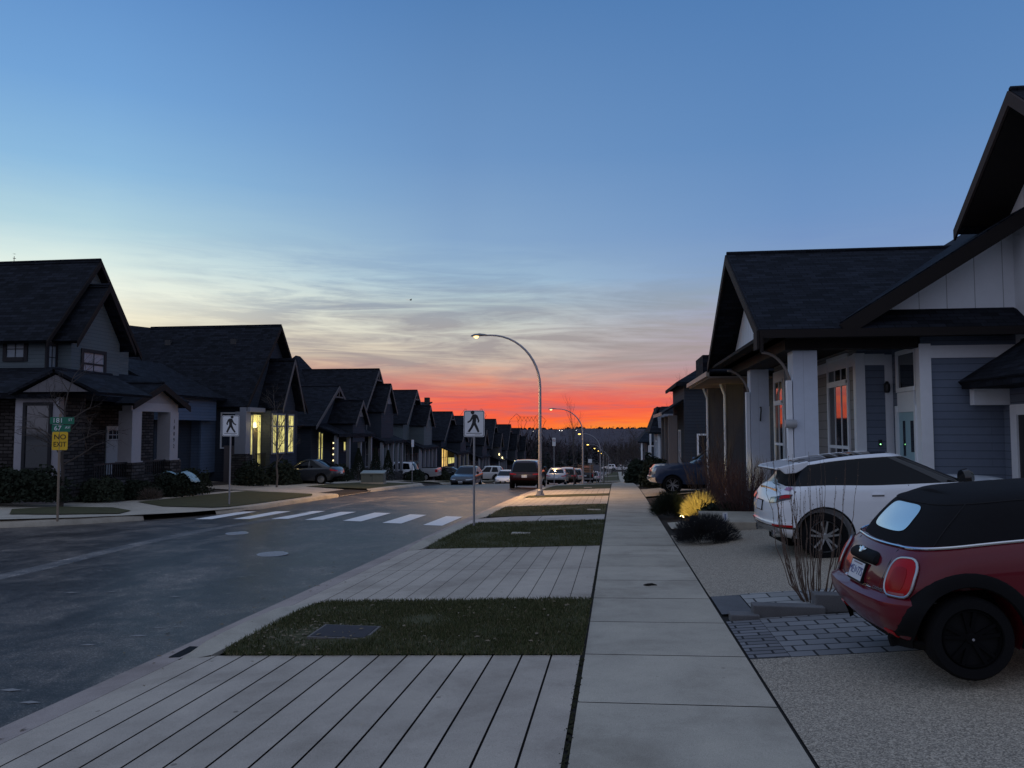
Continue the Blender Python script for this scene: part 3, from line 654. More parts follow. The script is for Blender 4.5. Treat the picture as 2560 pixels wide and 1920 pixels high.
class House:
    def __init__(s, name, label, cat, loc, group=None):
        s.r = thing(name, label, cat, loc, 0, group); s.o = Vector(loc)
    def mb(s): return MB(s.o)
    def window(s, face, pos, a0, a1, z0, z1, nx=2, nz=2, mf=None, mp=None, fw=.09, rails=(), name='window', par=None):
        m = s.mb(); mf = mf or M_trimw
        pb(m, face, pos, a0-fw, a0, z0-fw, z1+fw, -.02, .05); pb(m, face, pos, a1, a1+fw, z0-fw, z1+fw, -.02, .05)
        pb(m, face, pos, a0, a1, z0-fw, z0, -.02, .07); pb(m, face, pos, a0, a1, z1, z1+fw, -.02, .06)
        for k in range(1, nx): a = a0+(a1-a0)*k/nx; pb(m, face, pos, a-.016, a+.016, z0, z1, 0, .03)
        for k in range(1, nz): z = z0+(z1-z0)*k/nz; pb(m, face, pos, a0, a1, z-.016, z+.016, 0, .028)
        for z in rails: pb(m, face, pos, a0, a1, z-.04, z+.04, 0, .036)
        w_ = m.build(name, mf, par or s.r)
        pb(s.mb(), face, pos, a0, a1, z0, z1, .004, .014).build('pane', mp or M_glass, w_); return w_
    def gable(s, ax, w0, w1, r0, r1, q0, q1, zb, ze, zr, mw, mr=None, ov=.4, ends=(), th=.16, wall=True, mg=None, trim=None):
        mr = mr or M_shing; qm = (q0+q1)/2; sl = (zr-ze)/(qm-q0)
        f = (lambda a, q, z: (a, q, z)) if ax == 'x' else (lambda a, q, z: (q, a, z))
        d = (w1-w0, 0, 0) if ax == 'x' else (0, w1-w0, 0)
        ro = s.mb(); ro.slab([f(r0, q0, ze), f(r1, q0, ze), f(r1, qm, zr), f(r0, qm, zr)], th); ro.slab([f(r0, q1, ze), f(r1, q1, ze), f(r1, qm, zr), f(r0, qm, zr)], th)
        ro.tube([f(r0, qm, zr+.0), f(r1, qm, zr+.0)], .07, 6)
        rr = ro.build('roof', mr, s.r)
        if wall:
            y0, y1 = q0+ov, q1-ov; zz = ze+sl*ov-th*1.25
            s.mb().prism([f(w0, y0, zb), f(w0, y0, zz), f(w0, qm, zr-th*1.5), f(w0, y1, zz), f(w0, y1, zb)], d).build('wall', mw, s.r)
        for e, sg in ends:
            b = s.mb(); x0 = e; x1 = e+sg*.05
            for qa in (q0, q1):
                vec = (x1-x0, 0, 0) if ax == 'x' else (0, x1-x0, 0)
                b.prism([f(x0, qa, ze-.02), f(x0, qm, zr-.02), f(x0, qm, zr-.30), f(x0, qa, ze-.26)], vec)
            b.build('bargeboard', trim or M_fascia, rr)
        return rr
# ---------- the near house on the right
h = House('porch_house', 'near grey blue house with white boarded gables and square porch pillars beside the white crossover', 'house', (6, 20, -.25))
r = h.r
m = h.mb(); m.box(5.76, 13, 19.5, 24.0, -.4, 3.9).box(5.05, 13, 24.0, 25.6, -.4, 3.9); m.build('wall', M_taupe, r)
m = h.mb(); m.box(5.78, 6.57, 19.47, 19.5, -.4, 3.9).box(6.57, 13, 17.7, 19.47, -.4, 4.0).box(8.2, 13, 9, 17.69, -.3, 2.95); m.build('wall', M_blue, r)
# trims
m = h.mb()
for (f, p, a0, a1) in (('-x', 5.76, 19.6, 24.0), ('-x', 5.05, 24.0, 25.6), ('-y', 19.47, 5.95, 6.4), ('-y', 17.7, 6.75, 8.47)): pb(m, f, p, a0, a1, 3.45, 3.72, 0, .035)
m.box(5.72, 5.94, 19.42, 19.62, -.2, 3.74).box(6.52, 6.76, 17.64, 17.9, -.2, 3.76).box(6.40, 6.6, 19.44, 19.47, -.2, 3.7)
m.box(5.01, 5.14, 23.96, 24.1, -.2, 3.72)
m.build('corner_trim', M_trimw, r)
# porch
m = h.mb(); m.box(3.15, 6.56, 17.1, 26.0, 3.90, 3.98); m.box(6.5, 8.4, 17.1, 17.7, 3.92, 3.99); m.build('porch_ceiling', M_soffit, r)
h.mb().box(3.55, 6.6, 17.75, 25.7, -.7, .12).build('porch_floor', M_stone, r)
m = h.mb(); m.box(3.72, 4.34, 17.6, 25.6, 3.66, 3.9); m.box(3.74, 6.5, 17.62, 18.0, 3.68, 3.9); m.build('porch_beam', M_fascia, r)
for y in (18.05, 23.55):
    p = h.mb().box(3.92, 4.44, y-.25, y+.27, .12, 3.66).build('pillar', M_pillar, r)
    h.mb().box(3.80, 3.90, y-.22, y-.02, .1, 3.0).build('downspout', M_trimw, p)
    m = h.mb(); arcp = []
    for k in range(9):
        a = math.pi/2*k/8; arcp.append((3.92-.62*(1-math.cos(a)), y-.02, 2.75+.9*math.sin(a)))
    m.tube(arcp, .032, 6); m.box(3.88, 3.95, y-.06, y+.03, 2.62, 2.8); m.build('bracket', mat('bracket_taupe', (.26, .22, .20), .7), p, smooth=True)
    if y < 20: h.mb().lathe([(.09, -.12), (.1, 0), (.09, .12)], Matrix.Translation((3.84, y-.28, 2.03)) @ Matrix.Rotation(R(90), 4, 'Y'), 14).build('floodlight', mat('fixture_grey', (.42, .42, .43), .4), p, smooth=True)
    else:
        h.mb().tube([(4.18, y-.27, 2.55), (4.18, y-.40, 2.55), (4.18, y-.40, 2.45), (4.18, y-.27, 2.15)], .02, 6).build('plant_hook', M_rail, p)
h.gable('x', 3.6, 9, 3.05, 9.2, 17.0, 26.1, 3.9, 4.05, 6.72, M_boardn, wall=False, ends=((3.06, -1),), th=.18)
m = h.mb(); m.prism([(3.75, 17.65, 4.06), (3.75, 21.55, 6.35), (3.75, 25.45, 4.06)], (.06, 0, 0)); m.build('gable_panel', M_boardn, r)
m = h.mb(); m.box(3.45, 3.75, 17.3, 25.8, 3.9, 4.08); m.build('gable_beam', mat('beam_taupe', (.30, .27, .25), .7), r)
m = h.mb(); m.box(3.06, 8.47, 16.93, 17.03, 3.86, 4.03); m.tube([(3.1, 16.95, 3.9), (3.1, 16.95, 3.55)], .04, 6); m.build('gutter', M_fascia, r)
m = h.mb(); m.box(3.0, 3.05, 16.95, 17.35, 3.62, 4.0); m.build('fascia_return', M_fascia, r)
# main gable facing the driveway
m = h.mb(); m.slab([(4.77, 17.0, 4.2), (11.6, 17.0, 8.52), (11.6, 26, 8.52), (4.77, 26, 4.2)], .18); rr = m.build('roof', M_shing, r)
m = h.mb(); m.prism([(4.7, 17.0, 4.12), (11.6, 17.0, 8.48), (11.6, 17.0, 8.12), (4.9, 17.0, 3.9)], (0, -.05, 0)); m.prism([(4.9, 17.0, 3.9), (11.6, 17.0, 8.12), (11.6, 17.0, 8.16), (4.9, 17.0, 3.94)], (0, .65, 0)); m.build('bargeboard', M_fascia, rr)
m = h.mb(); m.prism([(5.2, 17.66, 4.2), (9.2, 17.66, 4.2), (9.2, 17.66, 6.82)], (0, .1, 0)); m.build('gable_wall', M_board, r)
m = h.mb(); m.slab([(4.6, 16.98, 4.04), (8.52, 16.98, 4.04), (8.46, 17.66, 4.52), (5.0, 17.66, 4.52)], .12); m.slab([(8.52, 16.98, 4.04), (8.9, 16.98, 4.04), (8.9, 17.66, 4.04), (8.46, 17.66, 4.52)], .05); m.build('pent_roof', M_shing, r)
# upper block with a gable to the street
m = h.mb(); m.prism([(8.5, 12.9, 2.5), (8.5, 12.9, 6.35), (8.5, 15.65, 8.35), (8.5, 18.0, 6.5), (8.5, 17.72, 2.5)], (5, 0, 0)); m.build('wall', M_board, r)
h.gable('x', 9, 14, 7.6, 14, 13.1, 18.25, 3, 6.40, 8.46, M_board, wall=False, ends=((7.6, -1),), th=.2, trim=mat('barge_brown', (.06, .045, .04), .7))
m = h.mb(); m.slab([(7.62, 17.95, 6.42), (8.5, 17.95, 6.42), (8.5, 15.7, 8.2), (7.62, 15.7, 8.2)], .04); m.build('soffit', M_soffit, r)
# garage
m = h.mb(); m.slab([(7.25, 9, 2.92), (7.25, 17.55, 2.92), (8.5, 17.2, 3.82), (8.5, 9, 3.82)], .1); m.slab([(7.25, 17.55, 2.92), (8.5, 17.72, 2.92), (8.5, 17.5, 3.82), (8.5, 17.2, 3.82)], .08); m.box(7.3, 8.5, 9, 17.5, 2.76, 2.86); m.build('garage_roof', M_shing, r)
h.mb().box(7.5, 8.2, 17.4, 17.6, 2.42, 2.76).build('garage_beam', M_trimw, r)
m = h.mb(); pb(m, '-x', 8.2, 17.05, 17.3, -.2, 2.4, 0, .06); pb(m, '-x', 8.2, 9, 17.3, 2.2, 2.42, 0, .05); m.build('garage_trim', M_trimw, r)
pb(h.mb(), '-x', 8.2, 16.35, 17.05, -.2, 2.2, 0, .02).build('side_recess', M_doord, r)
gd = pb(h.mb(), '-x', 8.2, 11, 16.32, -.2, 2.2, 0, .05).build('garage_door', M_trimw, r)
m = h.mb()
for k in range(6):
    for q in (0, 1): pb(m, '-x', 8.2, 16.15-.8*k-.62, 16.15-.8*k, 1.62+.27*q, 1.85+.27*q, .04, .056)
m.build('garage_lites', M_glass, gd)
# windows and door of the porch wall
h.window('-x', 5.76, 20.15, 21.85, .55, 3.02, 3, 1, rails=(1.45,), mp=M_glassm, fw=.11)
h.window('-x', 5.76, 20.15, 21.85, 3.16, 3.72, 3, 1, mp=M_glass, fw=.09)
h.window('-x', 5.05, 24.25, 25.45, .85, 2.66, 2, 1, rails=(1.45,), mp=M_glassm, fw=.11)
h.window('-x', 5.05, 24.25, 25.45, 2.8, 3.38, 2, 1, mp=M_glassm, fw=.09)
h.window('-x', 6.57, 17.98, 19.0, 2.86, 3.62, 1, 1, mp=M_glass, fw=.1, name='transom_window')
d = pb(h.mb(), '-x', 6.57, 17.98, 19.0, .12, 2.3, 0, .03).build('door', M_doort, r)
m = h.mb(); pb(m, '-x', 6.57, 19.0, 19.12, .1, 2.45, 0, .08); pb(m, '-x', 6.57, 17.88, 17.98, .1, 2.45, 0, .08); pb(m, '-x', 6.57, 17.98, 19.0, 2.3, 2.75, 0, .06); m.build('door_frame', M_trimw, d)
m = h.mb(); pb(m, '-x', 6.57, 18.05, 18.30, 1.4, 2.1, .02, .036); pb(m, '-x', 6.57, 18.62, 18.76, 1.3, 2.1, .02, .036); m.build('door_lite', M_glass, d)
h.mb().lathe([(.03, 0), (.035, .06), (.02, .09)], Matrix.Translation((6.53, 18.86, 1.15)) @ Matrix.Rotation(R(-90), 4, 'Y'), 10).build('handle', M_galv, d)
m = h.mb(); m.box(6.22, 6.29, 19.44, 19.475, 1.5, 1.66); db = m.build('doorbell', M_rail, r)
h.mb().lathe([(.012, 0), (.012, .01)], Matrix.Translation((6.255, 19.43, 1.55)) @ Matrix.Rotation(R(-90), 4, 'X'), 10).build('bell_light', mat('bell_green', (.2, 1, .3), emit=(.3, 1, .35), es=5), db)
m = h.mb(); m.lathe([(.05, 0), (.07, .05), (.07, .2), (.03, .27)], Matrix.Translation((6.42, 19.38, 2.78)), 8); m.build('porch_lantern', M_rail, r)
h.mb().lathe([(.09, 0), (.08, -.02)], Matrix.Translation((5.1, 19.2, 3.9)), 14).build('ceiling_light', mat('fixture_white', (.5, .5, .48), .5), r)
# ---------- second house on the right, with uplit downspouts
M_spot = mat('spot_glow', (1, .8, .4), emit=(1, .72, .25), es=25)
def uplight(root, loc, d, energy=14, size=R(60)):
    ld = bpy.data.lights.new('uplight_beam', 'SPOT'); ld.energy = energy; ld.color = (1, .74, .28); ld.spot_size = size; ld.spot_blend = .8; ld.shadow_soft_size = .03
    lo = bpy.data.objects.new('uplight_beam', ld); COL.objects.link(lo); lo.location = Vector(loc)-Vector(root.location); lo.rotation_euler = Vector(d).to_track_quat('-Z', 'Y').to_euler(); lo.parent = root
h = House('porch_house', 'second house on the right with taupe pillars and downspouts lit from below', 'house', (5, 30, -.8)); r = h.r
M_lowalb = mat('house_b_siding', (.10, .115, .135), .75, kind='siding', bump=.5, bd=.02, row=.17)
m = h.mb(); m.box(5.2, 13, 26.6, 33.4, -1, 3.7); m.build('wall', M_lowalb, r)
m = h.mb(); m.slab([(3.1, 26.25, 3.84), (3.1, 33.6, 3.84), (7.6, 31.0, 6.2), (7.6, 28.8, 6.2)], .1); m.slab([(3.1, 26.25, 3.84), (13, 26.25, 3.84), (13, 28.8, 6.2), (7.6, 28.8, 6.2)], .1); m.slab([(3.1, 33.6, 3.84), (13, 33.6, 3.84), (13, 31, 6.2), (7.6, 31, 6.2)], .1); m.build('roof', M_shing, r)
m = h.mb(); m.box(3.3, 3.5, 30.0, 32.6, 3.85, 4.75).box(3.5, 8, 30.0, 32.6, 3.8, 4.75); m.build('dormer', M_shing, r)
m = h.mb(); m.box(3.0, 3.1, 26.3, 33.6, 3.68, 3.84); m.build('gutter', mat('gutter_taupe', (.33, .27, .22), .5), r)
m = h.mb(); m.box(3.1, 5.3, 26.3, 33.5, 3.62, 3.68); m.build('soffit', mat('soffit_light', (.22, .18, .15), .8), r)
for i, (xp, y) in enumerate(((4.12, 29.9), (3.82, 32.9))):
    p = h.mb().box(xp, xp+.65, y-.02, y+.62, -.9, 3.62).build('pillar', M_pillar2, r)
    m = h.mb(); m.tube([(xp-.05, y-.05, -.75), (xp-.05, y-.05, 3.2), (xp-.2, y-.05, 3.62)], .05, 6); m.build('downspout', M_trimw, p, smooth=True)
    uplight(r, (xp-.17, y-.24, H(xp, y)+.1), (.10, .15, 1.5), 45, R(24))
m = h.mb(); m.box(3.5, 5.2, 26.7, 33.3, -1.3, -.55); m.build('porch_floor', M_stone, r)
h.window('-x', 5.2, 30.3, 31.5, .0, 2.6, 2, 2); h.window('-x', 5.2, 27.3, 28.6, .0, 2.6, 2, 2)
pb(h.mb(), '-x', 5.2, 28.9, 29.8, -.5, 1.7, 0, .05).build('door', M_doord, r)
m = h.mb(); m.box(4.25, 4.4, 33.2, 33.36, 1.9, 2.5).box(4.3, 4.35, 33.2, 33.4, 2.5, 2.6); lt = m.build('lantern', M_rail, r)
h.mb().lathe([(.04, 0), (.05, .05), (.02, .14)], Matrix.Translation((4.0, 33.25, 2.45)), 8).build('lantern_glow', M_litb, lt)
# ---------- further houses on the right
def hip(h, x0, x1, y0, y1, ze, zr, ins=2.0, m=None):
    ym = (y0+y1)/2; k = h.mb()
    a, b = (x0+ins, ym), (x1-ins, ym)
    k.slab([(x0, y0, ze), (x1, y0, ze), (b[0], b[1], zr), (a[0], a[1], zr)], .1); k.slab([(x0, y1, ze), (x1, y1, ze), (b[0], b[1], zr), (a[0], a[1], zr)], .1)
    k.slab([(x0, y0, ze), (x0, y1, ze), (a[0], a[1]+.01, zr), (a[0], a[1]-.01, zr)], .1)
    k.box(x0-.03, x0+.06, y0, y1, ze-.2, ze-.02); k.box(x0, x1, y0-.03, y0+.05, ze-.2, ze-.02)
    return k.build('roof', m or M_shing, h.r)
h = House('clipped_roof_house', 'dark clipped roof house behind the dark blue pickup', 'house', (6, 44, -1.2)); r = h.r
m = h.mb(); m.box(3.5, 14, 40.6, 48.6, -1.5, 4.3); m.build('wall', M_dgrey, r)
hip(h, 3.1, 15, 40.2, 49.0, 4.35, 6.6, 3.6)
m = h.mb(); m.slab([(2.35, 41, 2.75), (2.35, 49.0, 2.75), (3.5, 48.6, 3.5), (3.5, 41, 3.5)], .1); m.build('porch_roof', M_shing, r)
m = h.mb(); m.box(2.3, 2.38, 41, 49.0, 2.62, 2.8); m.build('gutter', MATS['gutter_taupe'], r)
for y in (41.5, 44.6, 47.9): h.mb().box(2.75, 3.2, y, y+.45, -1.5, 2.65).build('pillar', M_pillar2, r)
h.window('-y', 40.6, 4.2, 5.2, -.3, 1.6, 2, 2); h.window('-x', 3.5, 43, 44, -.3, 1.8, 1, 2)
m = h.mb(); m.box(5.3, 6.9, 40.5, 40.6, -.8, 2.2); m.build('siding_panel', mat('pale_siding', (.30, .32, .37), .7, kind='siding', row=.16), r)
h = House('narrow_house', 'fourth house on the right with a pale grey siding wall', 'house', (5, 58, -2)); r = h.r
m = h.mb(); m.box(2.95, 14, 55.0, 62, -2.5, 3.0); m.build('wall', MATS['pale_siding'], r)
m = h.mb(); m.box(2.5, 14, 54.6, 62.5, 1.62, 1.75); m.slab([(2.3, 54.5, 1.7), (14, 54.5, 1.7), (14, 57.5, 3.6), (3.3, 57.5, 3.6)], .1); m.slab([(2.3, 54.5, 1.7), (2.3, 62.6, 1.7), (3.0, 61.8, 3.55), (3.0, 57.5, 3.6)], .1); m.box(2.95, 14, 57.4, 62, 1.8, 3.56); m.build('roof', M_shing, r)
m = h.mb(); m.box(2.88, 3.06, 54.9, 55.06, -2.3, 1.62).box(3.86, 4.0, 54.92, 55.02, -2.3, 1.62).box(2.3, 2.42, 54.5, 54.7, -2.3, 1.6); m.build('corner_trim', M_trimw, r)
h.window('-x', 2.95, 57, 58.3, -.6, 1.0, 1, 2)
h = House('dark_eave_house', 'fifth house on the right, low and dark, with a white framed window', 'house', (4.5, 80, -3.4)); r = h.r
m = h.mb(); m.box(2.9, 14, 74, 84, -4, .9); m.build('wall', M_dgrey, r)
m = h.mb(); m.slab([(2.0, 73.5, .75), (14, 73.5, .75), (14, 79, 2.6), (3.4, 79, 2.2)], .1); m.slab([(2.0, 73.5, .75), (2.0, 85, .75), (3.4, 84, 2.2), (3.4, 79, 2.2)], .1); m.box(3.4, 14, 78.9, 84, .8, 2.15); m.build('roof', M_shing, r)
h.window('-y', 74, 3.1, 3.9, -1.8, .3, 1, 1, fw=.12)
m = h.mb(); m.box(2.3, 2.45, 73.7, 73.85, -3.5, .7); m.build('porch_post', M_trimw, r)
h = House('far_porch_house', 'sixth house on the right, farthest down the hill beyond the white window', 'house', (5, 102, -5)); r = h.r
m = h.mb(); m.box(3.6, 14, 97, 107, -6, -.5); m.build('wall', M_dgrey, r); hip(h, 3.1, 15, 96.5, 107.5, -.6, 1.9, 3)
h.window('-x', 3.6, 98, 99.2, -3.4, -1.6, 1, 2)
# ---------- left row
def porch(h, xf, y0, y1, zf, zt, n, mpost=None, w_=.22):
    for k in range(n): y = y0+(y1-y0-w_)*k/max(1, n-1); h.mb().box(xf-w_, xf, y, y+w_, zf, zt).build('porch_post', mpost or M_trimw, h.r)
def railing(h, x, y0, y1, z0, z1):
    m = h.mb(); m.box(x-.03, x+.03, y0, y1, z1-.06, z1); m.box(x-.02, x+.02, y0, y1, z0, z0+.05)
    n = int((y1-y0)/.13)
    for k in range(n): y = y0+(k+.5)*(y1-y0)/n; m.box(x-.015, x+.015, y-.015, y+.015, z0, z1-.05)
    m.build('railing', M_rail, h.r)
# corner house
h = House('corner_house', 'two storey grey house on the left corner with steep gables behind the street name sign', 'house', (-24, 29, -.7)); r = h.r
h.gable('x', -38, -22.12, -40, -21.8, 26.9, 32.9, 2.6, 5.35, 9.15, M_greys, ends=((-21.8, 1),), ov=.45)
h.gable('x', -24.5, -21.5, -24.5, -21.0, 27.55, 31.25, 2.6, 5.4, 7.95, M_greys, ends=((-21.0, 1),), ov=.35)
m = h.mb(); m.box(-38, -21.4, 26.2, 33.4, -1, 3.0); m.build('wall', M_stone, r)
m = h.mb(); m.slab([(-38, 24.6, 3.2), (-19.7, 24.6, 3.2), (-21.7, 27.4, 4.35), (-38, 27.4, 4.35)], .14); m.slab([(-19.7, 24.6, 3.2), (-19.7, 33.5, 3.2), (-21.7, 33.0, 4.35), (-21.7, 27.4, 4.35)], .14); m.box(-38, -19.75, 24.62, 24.7, 3.0, 3.18); m.box(-19.8, -19.7, 24.6, 33.4, 3.0, 3.18); m.build('skirt_roof', M_shing, r)
m = h.mb(); m.prism([(-20.7, 24.5, 3.22), (-19.45, 24.5, 3.82), (-18.2, 24.5, 3.22)], (0, .06, 0)); m.build('bay_pediment', MATS.get('bay_grey') or mat('bay_grey', (.17, .16, .17), .7, kind='batten', row=.3, bw=.1), r)
h.gable('y', 25, 27, 24.4, 27.5, -21.2, -17.7, 3, 3.2, 4.02, M_greys, wall=False, th=.1)
m = h.mb(); m.box(-21.3, -19.55, 24.9, 25.1, -.9, 3.05); m.build('bay_front', mat('bay_white', (.34, .33, .36), .7), r); m = h.mb(); m.box(-21.3, -19.6, 25.1, 26.3, -.9, 3.05); m.build('bay', M_stone, r)
h.window('-y', 24.9, -20.85, -19.95, .55, 2.75, 1, 1, M_dtrim, M_glass, .12)
# corner windows
h.window('-y', 27.35, -23.85, -23.1, 4.75, 5.4, 2, 2, M_dtrim, M_curt, .16)
h.window('+x', -22.12, 27.42, 27.8, 4.3, 5.2, 2, 2, M_dtrim, M_curt, .15)
h.window('+x', -21.5, 28.6, 29.85, 3.55, 5.05, 2, 1, M_dtrim, M_curt, .15, rails=(4.6,))
# porch with gable and number post
h.gable('x', -22, -19.4, -23, -18.9, 28.1, 32.2, 3, 2.95, 3.85, M_trimw, wall=False, ends=((-18.9, 1),), th=.1)
m = h.mb(); m.prism([(-19.25, 28.6, 3.0), (-19.25, 30.15, 3.7), (-19.25, 31.7, 3.0)], (.05, 0, 0)); m.build('porch_pediment', mat('pediment_white', (.30, .28, .29), .7), r)
m = h.mb(); m.box(-19.6, -19.2, 28.45, 31.75, 2.65, 3.0); m.build('porch_beam', mat('porch_offwhite', (.40, .38, .395), .6), r)
for y in (28.45, 31.1):
    p = h.mb().box(-19.75, -19.15, y, y+.62, .62, 2.65).build('porch_column', MATS['porch_offwhite'], r)
    h.mb().box(-19.85, -19.05, y-.1, y+.72, -.9, .58).build('stone_base', M_stone, p)
    h.mb().box(-19.8, -19.1, y-.06, y+.68, .58, .63).build('column_cap', MATS['porch_offwhite'], p)
    if y > 30:
        mm = h.mb()
        for k, ch in enumerate('18092'): text_mb(mm, ch, .24, Matrix.Translation((-19.145, y+.3, 2.25-k*.27)) @ Matrix.Rotation(R(90), 4, 'Z') @ Matrix.Rotation(R(90), 4, 'X'))
        mm.build('house_number', M_black, p)
h.mb().box(-21.5, -19.1, 26.3, 32.4, -.9, .0).build('porch_floor', M_stone, r)
railing(h, -19.3, 26.4, 28.4, .0, .62); railing(h, -19.3, 29.2, 31.0, .0, .62)
d = pb(h.mb(), '+x', -21.4, 27.0, 27.95, .0, 2.1, 0, .05).build('door', mat('door_white', (.42, .40, .42), .5), r)
m = h.mb()
for q in (0, 1, 2): pb(m, '+x', -21.4, 27.16+.22*q, 27.34+.22*q, 1.3, 1.75, .04, .06)
m.build('door_lite', M_glass, d)
d = pb(h.mb(), '+x', -21.4, 30.0, 31.3, .0, 2.05, 0, .05).build('door', M_door, r)
m = h.mb()
for q in range(4):
    for z_ in (1.5, 1.7): pb(m, '+x', -21.4, 30.15+.26*q, 30.36+.26*q, z_, z_+.16, .04, .06)
m.build('door_lite', M_glass, d)
m = h.mb(); m.lathe([(.03, 0), (.04, .08)], Matrix.Translation((-21.3, 26.75, 1.1)), 8); m.build('keypad_light', mat('tiny_white', (1, 1, 1), emit=(.8, .85, 1), es=2), r)
# blue-sided house
h = House('blue_siding_house', 'blue sided house with a yellow lit porch behind the far crossing sign', 'house', (-25, 44, -1)); r = h.r
h.gable('x', -36, -21.0, -29.2, -20.5, 40.7, 49.3, -1.2, 3.2, 8.35, M_dgrey, ends=((-20.5, 1),), ov=.5)
m = h.mb(); m.slab([(-36, 36.4, 4.3), (-27.2, 40.7, 3.2), (-29.2, 45, 8.35), (-36, 45, 9.2)], .14); m.build('roof', M_shing, r)
h.gable('x', -20.9, -19.9, -22.5, -19.4, 43.0, 46.2, 3.0, 3.15, 6.2, M_dgrey, ends=((-19.4, 1),), ov=.3, trim=mat('barge_grey', (.13, .12, .12), .7))
m = h.mb(); m.box(-36, -26.5, 37.4, 41.5, -1.2, 4.4); m.build('wall', M_lblue, r)
m = h.mb(); m.slab([(-36, 36.9, 4.0), (-26.0, 36.9, 4.0), (-26.0, 41.5, 6.2), (-36, 41.5, 6.2)], .14) if False else m.prism([(-31, 37.39, 4.4), (-26.5, 37.39, 4.4), (-29.5, 37.39, 6.0)], (0, .2, 0)); m.build('wall', M_lblue, r)
m = h.mb(); m.box(-25.0, -22.6, 39.7, 41.4, -.5, 3.1); m.build('bump_out', M_lblue, r)
for xa in (-25.1, -22.7): h.mb().box(xa, xa+.13, 39.62, 39.8, -.5, 3.1).build('corner_trim', M_lblue, r)
m = h.mb(); m.box(-21.9, -20.5, 40.9, 41.0, -1.1, 1.0); m.build('side_gate', mat('fence_taupe', (.14, .12, .12), .8), r)
h.window('-y', 41.19, -22.2, -21.3, .9, 2.8, 1, 1, M_trimw, M_litw if False else M_glass, .08)
m = h.mb(); m.prism([(-25.5, 36, 2.4), (-25.5, 36, 5.35), (-22.2, 36, 3.7), (-22.2, 36, 2.4)], (0, 4.5, 0)); m.build('wall', M_lblue, r)
m = h.mb(); m.slab([(-25.9, 35.6, 5.7), (-21.8, 35.6, 3.65), (-21.8, 41, 3.65), (-25.9, 41, 5.7)], .14); m.build('roof', M_shing, r)
m = h.mb(); m.box(-25.3, -23.2, 36.3, 40, -1.1, 2.4); m.build('wall', M_dgrey, r)
for x in (-27.4, -23.1): h.mb().box(x-.18, x+.18, 43.95, 44.25, 6.9, 7.42).build('roof_vent', mat('vent_grey', (.06, .06, .062), .7), r)
# porch
m = h.mb(); m.box(-21.1, -20.45, 40.55, 41.1, .55, 2.9); p = m.build('porch_column', mat('left_column', (.26, .27, .30), .6), r)
h.mb().box(-21.2, -20.35, 40.45, 41.2, -1.1, .5).build('stone_base', M_stone, p)
m = h.mb(); m.box(-20.9, -20.3, 40.7, 42.6, 2.9, 3.15); m.build('porch_beam', MATS['left_column'], r)
h.mb().box(-21.0, -20.1, 41.0, 46.0, -1.1, -.3).build('porch_floor', M_stone, r)
railing(h, -20.2, 41.3, 42.5, -.3, .55)
h.window('+x', -20.55, 41.28, 41.5, -.2, 2.7, 1, 1, MATS['left_column'], M_lit, .05)
d = pb(h.mb(), '+x', -20.55, 41.62, 42.12, -.25, 1.95, 0, .05).build('door', mat('door_bronze', (.14, .12, .07), .5), r)
pb(h.mb(), '+x', -20.55, 42.2, 42.5, -.2, 2.75, 0, .03).build('side_lite', M_lit, d); pb(h.mb(), '+x', -20.55, 41.6, 42.13, 2.05, 2.75, 0, .03).build('transom', M_lit, d)
lt = h.mb().lathe([(.07, 0), (.1, .05), (.09, .26), (.03, .34)], Matrix.Translation((-20.42, 41.56, 2.0)), 8).build('porch_lantern', M_litb, r)
def lantern_light(root, p, e):
    ld = bpy.data.lights.new('lantern_light', 'POINT'); ld.energy = e; ld.color = (1, .78, .36); ld.shadow_soft_size = .1
    lo = bpy.data.objects.new('lantern_light', ld); COL.objects.link(lo); lo.location = Vector(p)-Vector(root.location); lo.parent = root
lantern_light(r, (-20.2, 41.8, 2.1), 14)
for (y0, y1) in ((42.75, 43.2), (43.4, 44.35), (44.85, 45.6)):
    h.window('+x', -19.9, y0, y1, .55, 2.75, 2, 1, MATS['left_column'], M_lit, .09, rails=(2.1,))
m = h.mb(); m.box(-20.9, -20.5, 42.62, 46.0, -1.1, 3.0).box(-20.5, -19.95, 42.62, 46.0, -1.1, 3.0).box(-21.3, -20.55, 41.15, 42.61, -1.1, 2.9); m.build('bay', M_dgrey, r)
